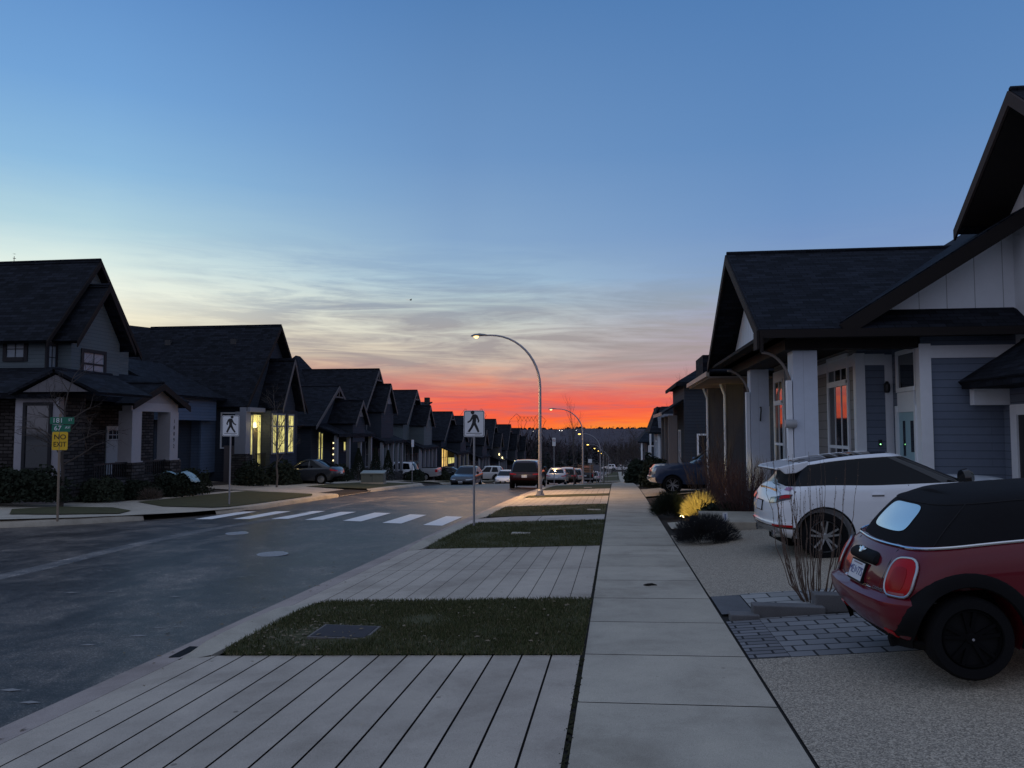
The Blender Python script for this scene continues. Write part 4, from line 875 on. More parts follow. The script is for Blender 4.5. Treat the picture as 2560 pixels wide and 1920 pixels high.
# the rest of the left row, one builder
def left_house(label, yc, zr, ze, hw, bay, ground_z, wins=(), lanterns=(), mw=None, name='gabled_house', mid=None, xf=-20.5, posts=4):
    h = House(name, label, 'house', (xf-4, yc, ground_z), 'gabled houses down the left side'); mw = mw or M_dgrey
    h.gable('x', xf-11, xf-.5, xf-7.5, xf, yc-hw, yc+hw, ground_z-.5, ze, zr, mw, ends=((xf, 1),), ov=.4, trim=MATS['barge_grey'])
    hm = h.mb(); hm.slab([(xf-7.5, yc-hw, ze), (xf-7.5, yc, zr), (xf-12, yc, zr-1.6), (xf-12, yc-hw, ze)], .14); hm.slab([(xf-7.5, yc+hw, ze), (xf-7.5, yc, zr), (xf-12, yc, zr-1.6), (xf-12, yc+hw, ze)], .14); hm.build('roof', M_shing, h.r)
    # truss in the peak
    t = h.mb(); t.box(xf-.02, xf+.03, yc-hw*.28, yc+hw*.28, zr-(zr-ze)*.30, zr-(zr-ze)*.26); t.box(xf-.02, xf+.03, yc-.05, yc+.05, zr-(zr-ze)*.28, zr-.3); t.build('gable_truss', MATS['barge_grey'], h.r)
    by, bhw, bzr, bze, bx = bay
    h.gable('x', xf-2, bx-.3, xf-4, bx, by-bhw, by+bhw, ground_z+2.7, bze, bzr, mw, ends=((bx, 1),), ov=.25, trim=MATS['barge_grey'], th=.12)
    k = h.mb(); k.prism([(bx-.32, by-bhw*.55, bze+(bzr-bze)*.30), (bx-.32, by, bzr-.25), (bx-.32, by+bhw*.55, bze+(bzr-bze)*.30)], (.06, 0, 0)); k.build('gable_panel', mat('panel_grey', (.24, .24, .26), .7), h.r)
    zp = ground_z+3.3
    k = h.mb(); k.slab([(xf+1.5, yc-hw*.9, zp), (xf+1.5, yc+hw*.95, zp), (xf-.6, yc+hw*.95, zp+.8), (xf-.6, yc-hw*.9, zp+.8)], .12); k.box(xf+1.4, xf+1.5, yc-hw*.9, yc+hw*.95, zp-.22, zp-.02); k.build('porch_roof', M_shing, h.r)
    h.mb().box(xf-.5, xf+1.3, yc-hw*.85, yc+hw*.9, ground_z-.6, ground_z+.55).build('porch_floor', M_stone, h.r)
    porch(h, xf+1.3, yc-hw*.85, yc+hw*.9, ground_z+.5, zp-.1, posts, MATS['left_column'], .24)
    for (y0, y1, z0, z1, lit) in wins: h.window('+x', xf-.5, y0, y1, z0, z1, 1 if y1-y0 < 1 else 4, 2, MATS['left_column'], lit or M_glass, .1)
    for (x, y, z) in lanterns: h.mb().lathe([(.06, 0), (.11, .06), (.10, .28), (.03, .36)], Matrix.Translation((x, y, z)), 8).build('porch_lantern', M_litb, h.r); lantern_light(h.r, (x+.35, y, z+.1), 9)
    return h
gz = lambda y: g(y)+.15
h = left_house('low gabled house with glowing door panes and small porch gable behind the dark driveway sedan', 55.2, 5.15, 2.15, 4.4, (55.7, 1.6, 4.1, 2.35, -18.8), gz(55), ((52.5, 52.75, -.6, 1.7, M_lit), (53.0, 53.25, -.4, 1.6, M_lit), (57.6, 58.0, .3, 1.7, M_lit)), ((-20.8, 56.3, 1.15),))
d = pb(h.mb(), '+x', -21.0, 55.1, 56.0, -1.3, 1.1, 0, .05).build('door', M_doord, h.r)
m = h.mb(); pb(m, '+x', -21.0, 55.1, 55.95, 1.2, 1.75, .0, .04); m.build('transom', M_litb, d)
for z_ in (-.9, -.45, 0, .45, .85): pb(h.mb(), '+x', -21.0, 55.22, 55.55, z_, z_+.1, .04, .07).build('door_lite', M_litb, d)
left_house('tall gabled house with a pale truss in its peak behind the utility box', 65, 7.2, 3.6, 3.5, (64.9, 2.0, 5.85, 3.4, -19.4), gz(65), ((63.2, 63.9, 1.9, 3.4, None), (65.6, 66.4, -1.2, .8, M_glass), (62.9, 63.6, -1.2, .8, None)), posts=5)
left_house('gabled house behind the silver pickup, third of the tall left row', 78, 6.0, 2.5, 3.9, (78.6, 1.9, 4.4, 2.3, -19.2), gz(78), ((75.4, 76.2, -1.6, .4, M_litw if False else None), (77, 77.8, -1.6, .4, None), (79, 80, -1.6, .4, None)), posts=5, mw=M_greys)
left_house('gabled house with three amber lit windows behind the dark crossover', 95.5, 4.15, .6, 4.6, (96.4, 2.0, 2.4, .4, -19.0), gz(95), ((91.6, 92.4, -2.6, -.4, M_litw), (92.9, 93.7, -2.6, -.4, M_litw), (94.1, 94.6, -2.6, -.4, M_litw), (95.2, 99.0, -2.4, .2, M_lit)), ((-20.6, 97.6, -.5),))
left_house('gabled house mostly hidden behind the near crossing sign', 112, 3.9, -.4, 4.6, (112.6, 2.1, 1.9, -.4, -19.0), gz(112), ((109, 109.9, -3.6, -1.4, None), (113, 114, -3.6, -1.4, None)))
left_house('gabled house with a pale slim gable just right of the near crossing sign', 131, 3.7, -1.3, 4.6, (129.5, 1.8, 1.3, -1.0, -19.2), gz(131), ((126.5, 127.4, -4.6, -2.6, None), (129, 130, -1.4, .3, None)), ((-19.4, 127.5, -2.4), (-19.4, 131, -3.1)))
left_house('gabled house with a porch light, last but one of the left row', 150, 2.9, -2, 4.6, (150.5, 1.9, 1, -2, -19.2), gz(150), ((147, 148, -3.6, -1.8, None), (151, 152, -3.6, -1.8, None)), ((-19.4, 147.5, -4.4), (-19.4, 152, -4.4)))
left_house('smallest gabled house with bright porch lights at the end of the left row', 164.5, 2.2, -2.6, 4.6, (165, 1.9, .4, -2.6, -19.2), gz(164), ((161, 162, -4.4, -2.8, None),), ((-19.4, 161, -5.2), (-19.4, 163, -5.0), (-19.4, 165.5, -5.2)))
# roofs seen over the left row
h = House('back_lane_house', 'house with hipped roof peaks showing behind the low gabled house', 'house', (-33, 66, -2)); m = h.mb(); m.box(-40, -30, 61, 71, -3, 4.5); m.build('wall', M_dgrey, h.r)
for (xa, xb, ya, yb, zr_) in ((-36.5, -30.2, 60, 67, 8.2), (-31.8, -25.5, 62, 70, 8.6)):
    ro = h.mb(); ym = (ya+yb)/2; xm = (xa+xb)/2
    ro.add([(xa, ya, 4.4), (xb, ya, 4.4), (xb, yb, 4.4), (xa, yb, 4.4), (xm, ym, zr_), (xm, ym+1, zr_)], [(0, 1, 4), (1, 2, 5, 4), (2, 3, 5), (3, 0, 4, 5), (3, 2, 1, 0)]); ro.build('roof', M_shing, h.r)
h = House('back_lane_house', 'flat topped house whose chimneyed roof edge shows past the third tall gabled house', 'house', (-33, 92, -3)); m = h.mb(); m.box(-30, -21.8, 84, 90, -4, 3.6); m.build('wall', M_dgrey, h.r)
m = h.mb(); m.slab([(-30, 83.5, 3.9), (-21.3, 83.5, 4.3), (-21.3, 88, 5.15), (-30, 88, 5.15)], .12); m.build('roof', M_shing, h.r); h.mb().box(-21.9, -21.4, 86.5, 87.2, 4.2, 5.6).build('chimney', M_stone, h.r)
# ------------------------------------------------------------------ vehicles
M_tyre = mat('tyre', (.008, .008, .009), .85, var=.1)
M_rim = mat('alloy', (.42, .43, .44), .3, metal=.9, var=.05); M_rimd = mat('alloy_dark', (.003, .003, .004), .8)
M_cglass = mat('car_glass', (.003, .004, .006), .04, spec=.3, ior=1.45, var=0)
M_chrome = mat('chrome', (.75, .76, .78), .12, metal=1, var=0)
M_plast = mat('black_plastic', (.007, .007, .008), .7, var=.1)
M_gloss = mat('gloss_black', (.006, .006, .007), .08, coat=.5, var=0)
M_tail = mat('tail_red', (.42, .004, .008), .35, 0, .2, coat=.1, var=0); M_taild = mat('tail_dark', (.03, .006, .008), .1, coat=.5, var=0)
M_head = mat('headlamp', (.35, .37, .4), .12, metal=.5, coat=.5, var=0)
M_plate = mat('plate_white', (.62, .64, .68), .5, var=.03)
M_well = mat('wheel_well', (.004, .004, .004), .95, var=0)
def paint(name, col, rough=.28, metal=.0): return mat(name, col, rough, metal, .2, var=.03, coat=.8)
class Shell:
    """a closed body: plan outlines stacked between a lower and an upper side profile"""
    NR, NC, NS = 6, 7, 26
    def __init__(s, lv, zb, zt, n=16): s.lv = lv; s.zb = zb; s.zt = zt; s.n = n
    def par(s, t): return [spl([(l[0], l[i]) for l in s.lv], t) for i in range(1, 8)]
    def outl(s, t, a):           # a 0..5 round half the plan: rear edge, rear corner, side, front corner, front edge
        xr, xf, w_, rr, rf, br_, bf = s.par(t)
        rr = min(rr, w_*.9); rf = min(rf, w_*.9)
        if a <= 1: y = (w_-rr)*a; return xr+br_*(y/w_)**2, y
        if a <= 2:
            q = (a-1)*math.pi/2; x0 = xr+br_*((w_-rr)/w_)**2
            return x0+rr*(1-math.cos(q)), w_-rr+rr*math.sin(q)
        if a >= 4: y = (w_-rf)*(5-a); return xf-bf*(y/w_)**2, y
        xa = xr+br_*((w_-rr)/w_)**2+rr; xb = xf-bf*((w_-rf)/w_)**2-rf
        if a <= 3: k = a-2; return xa+(xb-xa)*k, w_
        q = (a-3)*math.pi/2; return xb+rf*math.sin(q), w_-rf+rf*math.cos(q)
    def pt(s, t, a, side=1):
        x, y = s.outl(t, a); zb, zt = s.zb(x), s.zt(x); return Vector((x, y*side, zb+(zt-zb)*t))
    def nrm(s, t, a, side=1):
        e = .012; t0, t1 = max(0, t-e), min(1, t+e); a0, a1 = max(0, a-.03), min(5, a+.03)
        n = (s.pt(t1, a, side)-s.pt(t0, a, side)).cross(s.pt(t, a1, side)-s.pt(t, a0, side))
        if n.length < 1e-9: return Vector((0, side, 0))
        n.normalize(); q = s.pt(t, a, side)
        xr, xf = s.outl(t, 0)[0], s.outl(t, 5)[0]; cen = Vector((min(max(q.x, xr+.6), xf-.6), 0, q.z))
        return n if n.dot(q-cen) > 0 else -n
    def A(s):
        return [k/s.NR for k in range(s.NR)]+[1+k/s.NC for k in range(s.NC)]+[2+k/s.NS for k in range(s.NS)]+[3+k/s.NC for k in range(s.NC)]+[4+k/s.NR for k in range(s.NR+1)]
    def mesh(s, t0=0, t1=1, cap=True, capx=0.03, n=None, bottom=True):
        mb = MB(); A = s.A(); n = n or s.n; T = [t0+(t1-t0)*i/n for i in range(n+1)]
        ring = [(a, 1) for a in A]+[(a, -1) for a in A[-2:0:-1]]
        N = len(ring)
        for t in T: mb.v += [s.pt(t, a, sd) for a, sd in ring]
        for i in range(n):
            for k in range(N): p, q = i*N+k, i*N+(k+1) % N; mb.f.append((p, q, q+N, p+N))
        def capf(off, sg, crown):
            i0 = s.NR; i1 = len(A)-1-s.NR; K = 6; rows = []
            for i in range(i0, i1+1):
                l = off+i; r_ = off+N-i; pl, pr = mb.v[l], mb.v[r_]; row = [l]
                for k in range(1, K):
                    f = k/K; p = pl.lerp(pr, f); p = p+Vector((0, 0, crown*(1-(2*f-1)**2))); row.append(len(mb.v)); mb.v.append(p)
                row.append(r_); rows.append(row)
            for a, b in zip(rows, rows[1:]):
                for k in range(K): fc = (a[k], a[k+1], b[k+1], b[k]); mb.f.append(fc if sg > 0 else fc[::-1])
            rear = [off+((N-i) % N) for i in range(i0-1, -i0, -1)]    # from right to left over the rear centre
            fc = [off+(N-i) % N if i > 0 else off-i for i in range(i0-1, -i0, -1)]
            mb.f.append(tuple((rows[0][::1])+[off+(N-i0+1+j) % N for j in range(0, 2*i0-1)]) if sg > 0 else tuple(((rows[0][::1])+[off+(N-i0+1+j) % N for j in range(0, 2*i0-1)])[::-1]))
            fr = [off+i1+1+j for j in range(0, 2*s.NR-1)]
            q = rows[-1][::-1]+fr
            mb.f.append(tuple(q) if sg > 0 else tuple(q[::-1]))
        if cap: capf(n*N, 1, capx)
        if bottom: capf(0, -1, 0)
        return mb
    def patch(s, a0, a1, t0, t1, off=.006, sides=(1,), na=8, nt=4, mb=None, shape=None, depth=.03):
        mb = mb or MB()
        for sd in sides:
            G = []; B = []
            for i in range(nt+1):
                row = []; bro = []
                for k in range(na+1):
                    u, v = k/na, i/nt; a = a0+(a1-a0)*u; t = t0+(t1-t0)*v
                    if shape: a, t = shape(u, v)
                    p = s.pt(t, a, sd); nn = s.nrm(t, a, sd); row.append(p+nn*off); bro.append(p-nn*depth)
                G.append(row); B.append(bro)
            mb.grid(G)
            edge = G[0]+[r_[-1] for r_ in G[1:]]+G[-1][-2::-1]+[r_[0] for r_ in G[-2:0:-1]]
            eb = B[0]+[r_[-1] for r_ in B[1:]]+B[-1][-2::-1]+[r_[0] for r_ in B[-2:0:-1]]
            mb.grid([edge+[edge[0]], eb+[eb[0]]])
        return mb
    def full(s, a0, t0, t1, off=.006, na=20, nt=3, depth=.02, mb=None):   # band across the rear (a0 small) or the front (a0 > 4), both sides
        mb = mb or MB(); R_ = [a0[0]+(a0[1]-a0[0])*k/na for k in range(na+1)]
        seq = [(a, 1) for a in R_[::-1]]+[(a, -1) for a in R_[1:]] if a0[0] < 2.5 else [(a, 1) for a in R_]+[(a, -1) for a in R_[-2::-1]]
        G = []
        for i in range(nt+1):
            t = t0+(t1-t0)*i/nt; G.append([s.pt(t, a, sd)+s.nrm(t, a, sd)*off for a, sd in seq])
        bo = [s.pt(t0, a, sd)-s.nrm(t0, a, sd)*depth for a, sd in seq]; to = [s.pt(t1, a, sd)-s.nrm(t1, a, sd)*depth for a, sd in seq]
        mb.grid([bo]+G+[to]); return mb
def boolean(ob, cut):
    md = ob.modifiers.new('b', 'BOOLEAN'); md.operation = 'DIFFERENCE'; md.object = cut; md.solver = 'EXACT'
    bpy.context.view_layer.update(); me = bpy.data.meshes.new_from_object(ob.evaluated_get(bpy.context.evaluated_depsgraph_get()))
    ob.modifiers.clear(); old = ob.data; ob.data = me; me.name = old.name; bpy.data.objects.remove(cut)
    me.polygons.foreach_set('use_smooth', [True]*len(me.polygons)); me.set_sharp_from_angle(angle=R(32))
def wheel(root, x, y, r, wd, nsp=5, rimm=None, rr=.68, hi=True, dbl=True):
    sd = 1 if y > 0 else -1; M = Matrix.Translation((x, y, r)) @ Matrix.Rotation(R(-90*sd), 4, 'X')
    n = 32 if hi else 16
    ty = MB().lathe([(r*rr, -wd/2), (r*.93, -wd/2), (r, -wd*.36), (r, wd*.36), (r*.93, wd/2), (r*(rr+.03), wd/2), (r*rr, wd*.3)], M, n).build('wheel', M_tyre, root, smooth=True)
    mb = MB(); R0 = r*rr
    mb.lathe([(R0, wd*.40), (R0*.95, wd*.46), (R0*.91, wd*.30)], M, n, caps=False)
    mb.lathe([(R0*.16, wd*.40), (R0*.2, wd*.36), (R0*.22, wd*.1)], M, 12)
    if hi:
        for k in range(nsp):
            for o_ in ((-.09, .09) if dbl else (0,)):
                a = 2*math.pi*k/nsp+.3+o_*2.2; c_, s_ = math.cos(a), math.sin(a); w1, w2 = R0*.07, R0*.055
                q = [M @ Vector((c_*rad-s_*ww, s_*rad+c_*ww, zz)) for rad, ww, zz in ((R0*.15, -w1, wd*.36), (R0*.15, w1, wd*.36), (R0*.94, w2, wd*.43), (R0*.94, -w2, wd*.43))]
                ax = (M.to_3x3() @ Vector((0, 0, 1)))*wd*-.12
                mb.prism(q, ax)
    else: mb.lathe([(R0*.9, wd*.3), (R0*.5, wd*.36), (R0*.1, wd*.36)], M, 12, caps=False)
    mb.build('rim', rimm or M_rim, ty, smooth=True, sharp=30)
    MB().lathe([(R0*.93, wd*.12), (R0*.01, wd*.1)], M, 16, caps=False).build('brake_disc', M_plast, ty)
    return ty
def wells(body, xs, w_, r, depth=.32, k=1.14):
    for x in xs:
        for sd in (1, -1):
            M = Matrix.Translation((x, sd*(w_+.25), r*.97)) @ Matrix.Rotation(R(90*sd), 4, 'X')
            cut = MB().lathe([(r*k, 0), (r*k, .25+depth)], M, 32).build('cutter', None, body.parent, uv=False)
            bm = bmesh.new(); bm.from_mesh(cut.data); bmesh.ops.recalc_face_normals(bm, faces=bm.faces[:]); bm.to_mesh(cut.data); bm.free()
            boolean(body, cut)
def fixn(o):
    bm = bmesh.new(); bm.from_mesh(o.data); bmesh.ops.remove_doubles(bm, verts=bm.verts[:], dist=1e-5); bmesh.ops.recalc_face_normals(bm, faces=bm.faces[:]); bm.to_mesh(o.data); bm.free()
    o.data.polygons.foreach_set('use_smooth', [True]*len(o.data.polygons)); o.data.set_sharp_from_angle(angle=R(32))
def P(*pts): return lambda x: spl(list(pts), x)
def car_base(root, body, gh, pm, glassm, wb, r, w_, wd=.22, roofm=None, pill=((2.0, 2.08), (2.46, 2.52), (2.94, 3.06)), rimm=None, hi=True, rooft=.88, lower=None, nsp=5, low_t=.14, wells_on=True, dbl=True):
    b = body.mesh().build('body', pm, root, uv=False); fixn(b)
    if wells_on: wells(b, (0, wb), w_, r)
    MB().box(-.45, wb+.45, -w_*.62, w_*.62, r*.5, r*1.9).build('underbody', M_well, root)
    if gh:
        g_ = gh.mesh(bottom=False).build('glasshouse', glassm, root, uv=False); fixn(g_)
        rf = gh.mesh(t0=rooft, cap=True, n=3, bottom=False, capx=.03); rm = Matrix.Diagonal((1.004, 1.012, 1, 1)) @ Matrix.Translation((0, 0, .008))
        rf.v = [rm @ p for p in rf.v]; rf.build('roof', roofm or pm, g_, smooth=True)
        for a0, a1 in pill:
            for sd in (1, -1): gh.patch(a0, a1, -.02, rooft+.03, .006, (sd,), 4, 6, None, depth=.01).build('pillar', pm if not roofm else roofm, g_, smooth=True)
    for x in (0, wb):
        for sd in (1, -1): wheel(root, x, sd*(w_-.13), r, wd, nsp, rimm, .70 if hi else .66, hi, dbl)
    if lower is not None:
        mb = MB(); body.patch(2.0, 3.0, 0.0, low_t, .006, (1, -1), 30, 2, mb, depth=.01); mb.build('sill', lower, root, smooth=True) if False else None
    return b
# ---------- the red soft-top hatch at the right
M_mred = mat('garnet_paint', (.125, .005, .013), .34, 0, .15, var=.03, coat=.6)
M_fabric = mat('soft_top_fabric', (.010, .010, .012), .95, spec=.2, var=.25, scale=40)
root = thing('red_convertible', 'dark red small convertible with a black soft top parked on the nearest driveway', 'car', (2.62, 7.10, .025), R(2.2), ry=-R(4.6))
zb = P((-.7, .27), (-.3, .20), (2.8, .19), (3.3, .26)); zt = P((-.6, .90), (-.3, .955), (.1, .99), (.6, 1.005), (1.9, .97), (2.4, .92), (3.0, .83), (3.3, .72))
body = Shell([(0, -.40, 3.12, .77, .30, .3, .10, .12), (.16, -.54, 3.2, .83, .34, .34, .12, .14), (.36, -.612, 3.24, .86, .36, .36, .13, .16), (.485, -.618, 3.24, .863, .36, .36, .13, .16), (.515, -.60, 3.24, .862, .36, .36, .13, .16), (.545, -.530, 3.23, .860, .36, .36, .13, .16), (.64, -.515, 3.21, .86, .36, .36, .13, .16), (.80, -.46, 3.15, .85, .36, .36, .13, .16), (.93, -.38, 3.07, .82, .36, .36, .13, .16), (1, -.30, 3.0, .765, .34, .4, .12, .2)], zb, zt, 36)
b = body.mesh(capx=.02).build('body', M_mred, root, uv=False); fixn(b); wells(b, (0, 2.495), .86, .335)
MB().box(-.28, 2.95, -.55, .55, .22, .6).build('underbody', M_well, root)
top = Shell([(0, -.30, 2.1, .755, .40, .3, .12, .15), (.3, -.22, 1.9, .72, .40, .3, .12, .15), (.62, -.10, 1.72, .675, .38, .3, .10, .12), (.85, .01, 1.58, .62, .34, .28, .08, .1), (1, .17, 1.45, .50, .28, .24, .06, .08)], lambda x: zt(x)-.005, P((-.3, 1.28), (.1, 1.325), (.5, 1.342), (1.0, 1.345), (1.6, 1.32), (2.2, 1.25)), 16)
sf = top.mesh(bottom=False, capx=.025).build('soft_top', M_fabric, root, uv=False); fixn(sf)
def rrs(a0, a1, t0, t1, p=3.2):       # squared circle mapping for rounded panels
    def f(u, v):
        x, y = 2*u-1, 2*v-1; m_ = max(abs(x), abs(y)); l = (abs(x)**p+abs(y)**p)**(1/p) if m_ > 0 else 1
        k = m_/l if l > 0 else 0; return (a0+a1)/2+(a1-a0)/2*x*k, (t0+t1)/2+(t1-t0)/2*y*k
    return f
M_vinyl = mat('rear_glass', (.90, .92, .86), .12, metal=.9, var=.05, scale=3)
mb = MB(); 
def rear_panel(sh, amax, t0, t1, off, p, n=16):
    G = []
    for i in range(n+1):
        row = []
        for k in range(n+1):
            x, y = 2*k/n-1, 2*i/n-1; m_ = max(abs(x), abs(y)); l = (abs(x)**p+abs(y)**p)**(1/p) if m_ > 0 else 1
            q = m_/l if l > 0 else 0; x, y = x*q, y*q; t = (t0+t1)/2+(t1-t0)/2*y
            row.append(sh.pt(t, abs(x)*amax, 1 if x > 0 else -1)+sh.nrm(t, abs(x)*amax, 1 if x > 0 else -1)*off)
        G.append(row)
    return G
MB().grid(rear_panel(top, 1.02, .26, .80, .006, 5)).build('rear_window', M_vinyl, sf, smooth=True)
mb = MB(); top.patch(2.42, 3.0, .15, .72, .006, (1, -1), 10, 4, mb, depth=.01); mb.build('side_window', M_cglass, sf, smooth=True)
# seams in the cloth
mb = MB()
for t_ in (.84,): mb.tube([top.pt(t_, a_, sd)+top.nrm(t_, a_, sd)*.002 for sd, ks in ((1, range(44, 0, -1)), (-1, range(0, 45))) for a_ in [k*.06 for k in ks]], .005, 5)
for sd in (1, -1):
    for a_ in (1.55, 2.22): mb.tube([top.pt(t_, a_+.12*t_, sd)+top.nrm(t_, a_+.12*t_, sd)*.002 for t_ in (.02, .2, .4, .6, .84)], .005, 5)
mb.build('cloth_seam', mat('seam_cloth', (.022, .022, .024), .9), sf, smooth=True)
# chrome belt line
def line_on(sh, t, A, off, r_, side, n=6): return MB().tube([sh.pt(t, a, side)+sh.nrm(t, a, side)*off for a in A], r_, n)
mb = MB(); AA = [k/30*5 for k in range(31)]
for sd in (1, -1): mb.tube([body.pt(.985, a, sd)+body.nrm(.985, a, sd)*.006+Vector((0, 0, .006)) for a in [k*.06 for k in range(55)]], .011, 6)
mb.build('belt_trim', M_chrome, root, smooth=True)
# tail lamps: chrome ring round a red lens
for sd in (1, -1):
    f = rrs(1.05, 1.52, .545, .915, 3.0)
    lens = body.patch(0, 0, 0, 0, .018, (sd,), 14, 14, None, f, .01).build('tail_lamp', M_tail, root, smooth=True, sharp=60)
    ring = []
    for k in range(33):
        a = 2*math.pi*k/32; x, y = math.cos(a), math.sin(a); m_ = max(abs(x), abs(y)); x, y = x/m_, y/m_
        aa, tt = f((x+1)/2, (y+1)/2); ring.append(body.pt(tt, aa, sd)+body.nrm(tt, aa, sd)*.014)
    MB().tube(ring, .011, 8, cap=False).build('chrome_ring', mat('satin_chrome', (.42, .43, .45), .3, 1, var=0), lens, smooth=True)
    fi = rrs(1.15, 1.40, .62, .84, 3.0)
    body.patch(0, 0, 0, 0, .021, (sd,), 8, 8, None, fi, .003).build('lamp_core', mat('tail_deep', (.30, .003, .005), .35, 0, .2, coat=.1, var=0), lens, smooth=True)
    body.patch(1.16, 1.42, .575, .60, .02, (sd,), 6, 2, None, None, .01).build('reverse_lamp', mat('tail_pink', (.35, .12, .13), .2, var=0), lens)
    body.patch(.98, 1.25, .11, .16, .01, (sd,), 6, 2, None, None, .02).build('reflector', M_tail, root)
# handle pod, plate, lettering
mb = MB()
G = []
for i in range(9):
    v = i/8; row = []
    for k in range(21):
        u = 2*k/20-1; e = (1-abs(u)**6)**(1/4) if abs(u) < 1 else 0; t = .86+(v-.5)*.12*e-(abs(u)**8)*.03
        sd = 1 if u > 0 else -1; a = abs(u)*.62; row.append(body.pt(t, a, sd)+body.nrm(t, a, sd)*(.002+.042*e*math.sin(math.pi*min(1, max(0, v)))**.5))
    G.append(row)
mb.grid(G); pod = mb.build('tailgate_handle', M_plast, root, smooth=True)
def rear_M(sh, t, a, sd, off):
    p = sh.pt(t, a, sd)+sh.nrm(t, a, sd)*off; nn = sh.nrm(t, a, sd); up = (sh.pt(t+.03, a, sd)-sh.pt(t-.03, a, sd)).normalized(); rt = up.cross(nn).normalized(); up = nn.cross(rt)
    return Matrix.Translation(p) @ Matrix((rt, up, nn)).transposed().to_4x4()
Mx = rear_M(body, .69, 0, 1, .012)
Mp = MB().box(-.165, .165, -.09, .09, -.02, 0, Mx).build('plate_frame', M_plast, root)
MB().box(-.15, .15, -.076, .076, 0, .003, Mx).build('licence_plate', M_plate, Mp)
mb = MB(); text_mb(mb, 'ME1', .1, Mx @ Matrix.Translation((-.085, -.005, .004)), .001, sx=.85); text_mb(mb, '77S', .1, Mx @ Matrix.Translation((.085, -.005, .004)), .001, sx=.85)
mb.build('plate_lettering', mat('plate_blue', (.03, .05, .2), .5), Mp)
MB().box(-.018, .018, -.02, .02, .003, .004, Mx).build('plate_emblem', mat('plate_crest', (.25, .28, .4), .5), Mp)
MB().box(-.1, .1, .056, .068, .003, .004, Mx).build('plate_strip', mat('plate_grey', (.2, .17, .2), .5), Mp)
Me = rear_M(body, .885, 0, 1, .045)
mb = MB(); mb.lathe([(.032, 0), (.03, .008), (.01, .01)], Me, 16); mb.prism([Me @ Vector(p) for p in ((.03, .008, 0), (.075, .02, 0), (.07, .004, 0), (.03, -.008, 0))], (0, 0, .004)); mb.prism([Me @ Vector(p) for p in ((-.03, .008, 0), (-.075, .02, 0), (-.07, .004, 0), (-.03, -.008, 0))], (0, 0, .004)); mb.build('badge', M_chrome, pod, smooth=True)
Mc = rear_M(body, .578, .83, -1, .004); mb = MB(); text_mb(mb, 'COOPER', .038, Mc, .003); mb.build('boot_lettering', M_chrome, root)
mb = MB()
for t_, a_ in ((.585, .55), (.566, .62)): mb.tube([body.pt(t_, a_*k/8, sd)+body.nrm(t_, a_*k/8, sd)*.004 for sd, ks in ((1, range(8, 0, -1)), (-1, range(0, 9))) for k in ks], .006, 5)
mb.build('chrome_strip', M_chrome, root, smooth=True)
MB().tube([body.pt(t_, a_, sd)+body.nrm(t_, a_, sd)*.0015 for t_, a_, sd in [(.97, .95, 1), (.86, .93, 1), (.70, .9, 1), (.60, .86, 1), (.565, .7, 1), (.558, .35, 1), (.556, 0, 1), (.558, .35, -1), (.565, .7, -1), (.60, .86, -1), (.70, .9, -1), (.86, .93, -1), (.97, .95, -1)]], .0035, 4).build('boot_seam', M_gloss, root)
# boot lid seam, lower dark bumper, wheel arch cladding
body.full((0, 1.75), 0.0, .09, .006, 24, 3).build('lower_bumper', M_plast, root, smooth=True)
mb = MB(); body.patch(2.0, 3.0, 0, .14, .006, (1, -1), 30, 2, mb, depth=.01)
for v in mb.v: pass
for x in (0, 2.495):
    for sd in (1, -1):
        ring = []
        for rad, o_ in ((.375, .0), (.385, .022), (.44, .026), (.475, .018), (.485, -.01)):
            row = []
            for k in range(25):
                a = math.pi*(-.09+1.18*k/24); px = x+rad*math.cos(a); pz = .32+rad*math.sin(a)*1.0
                z0 = max(.06, (pz-zb(px))/(zt(px)-zb(px))); xr_, xf_, ww = body.par(min(1, z0))[:3]
                yy = ww
                for A_ in [1+j/60 for j in range(60)]:
                    q = body.pt(min(1, z0), A_, 1)
                    if q.x >= px: yy = q.y; break
                row.append((px, sd*(yy+o_), pz))
            ring.append(row)
        MB().grid(ring).build('arch_cladding', M_plast, root, smooth=True)
for x in (0, 2.495):
    for sd in (1, -1): wheel(root, x, sd*.745, .31, .21, 5, M_rimd, .70)
wl = MB(); wl.lathe([(.010, 0), (.007, .003)], Matrix.Translation((0, -.855, .31)) @ Matrix.Rotation(R(90), 4, 'X'), 12); wl.build('hub_badge', M_galv, root)
mb = MB().tube([body.pt(t, 2.36, -1)+body.nrm(t, 2.36, -1)*.002 for t in (.2, .5, .8, .98)], .003, 4); mb.build('door_seam', M_gloss, root)
MB().tube([body.pt(.52+.0*k, 1.86+.02*k, -1)+body.nrm(.53, 1.86, -1)*.001 for k in range(4)], .003, 4).build('bumper_seam', M_gloss, root)
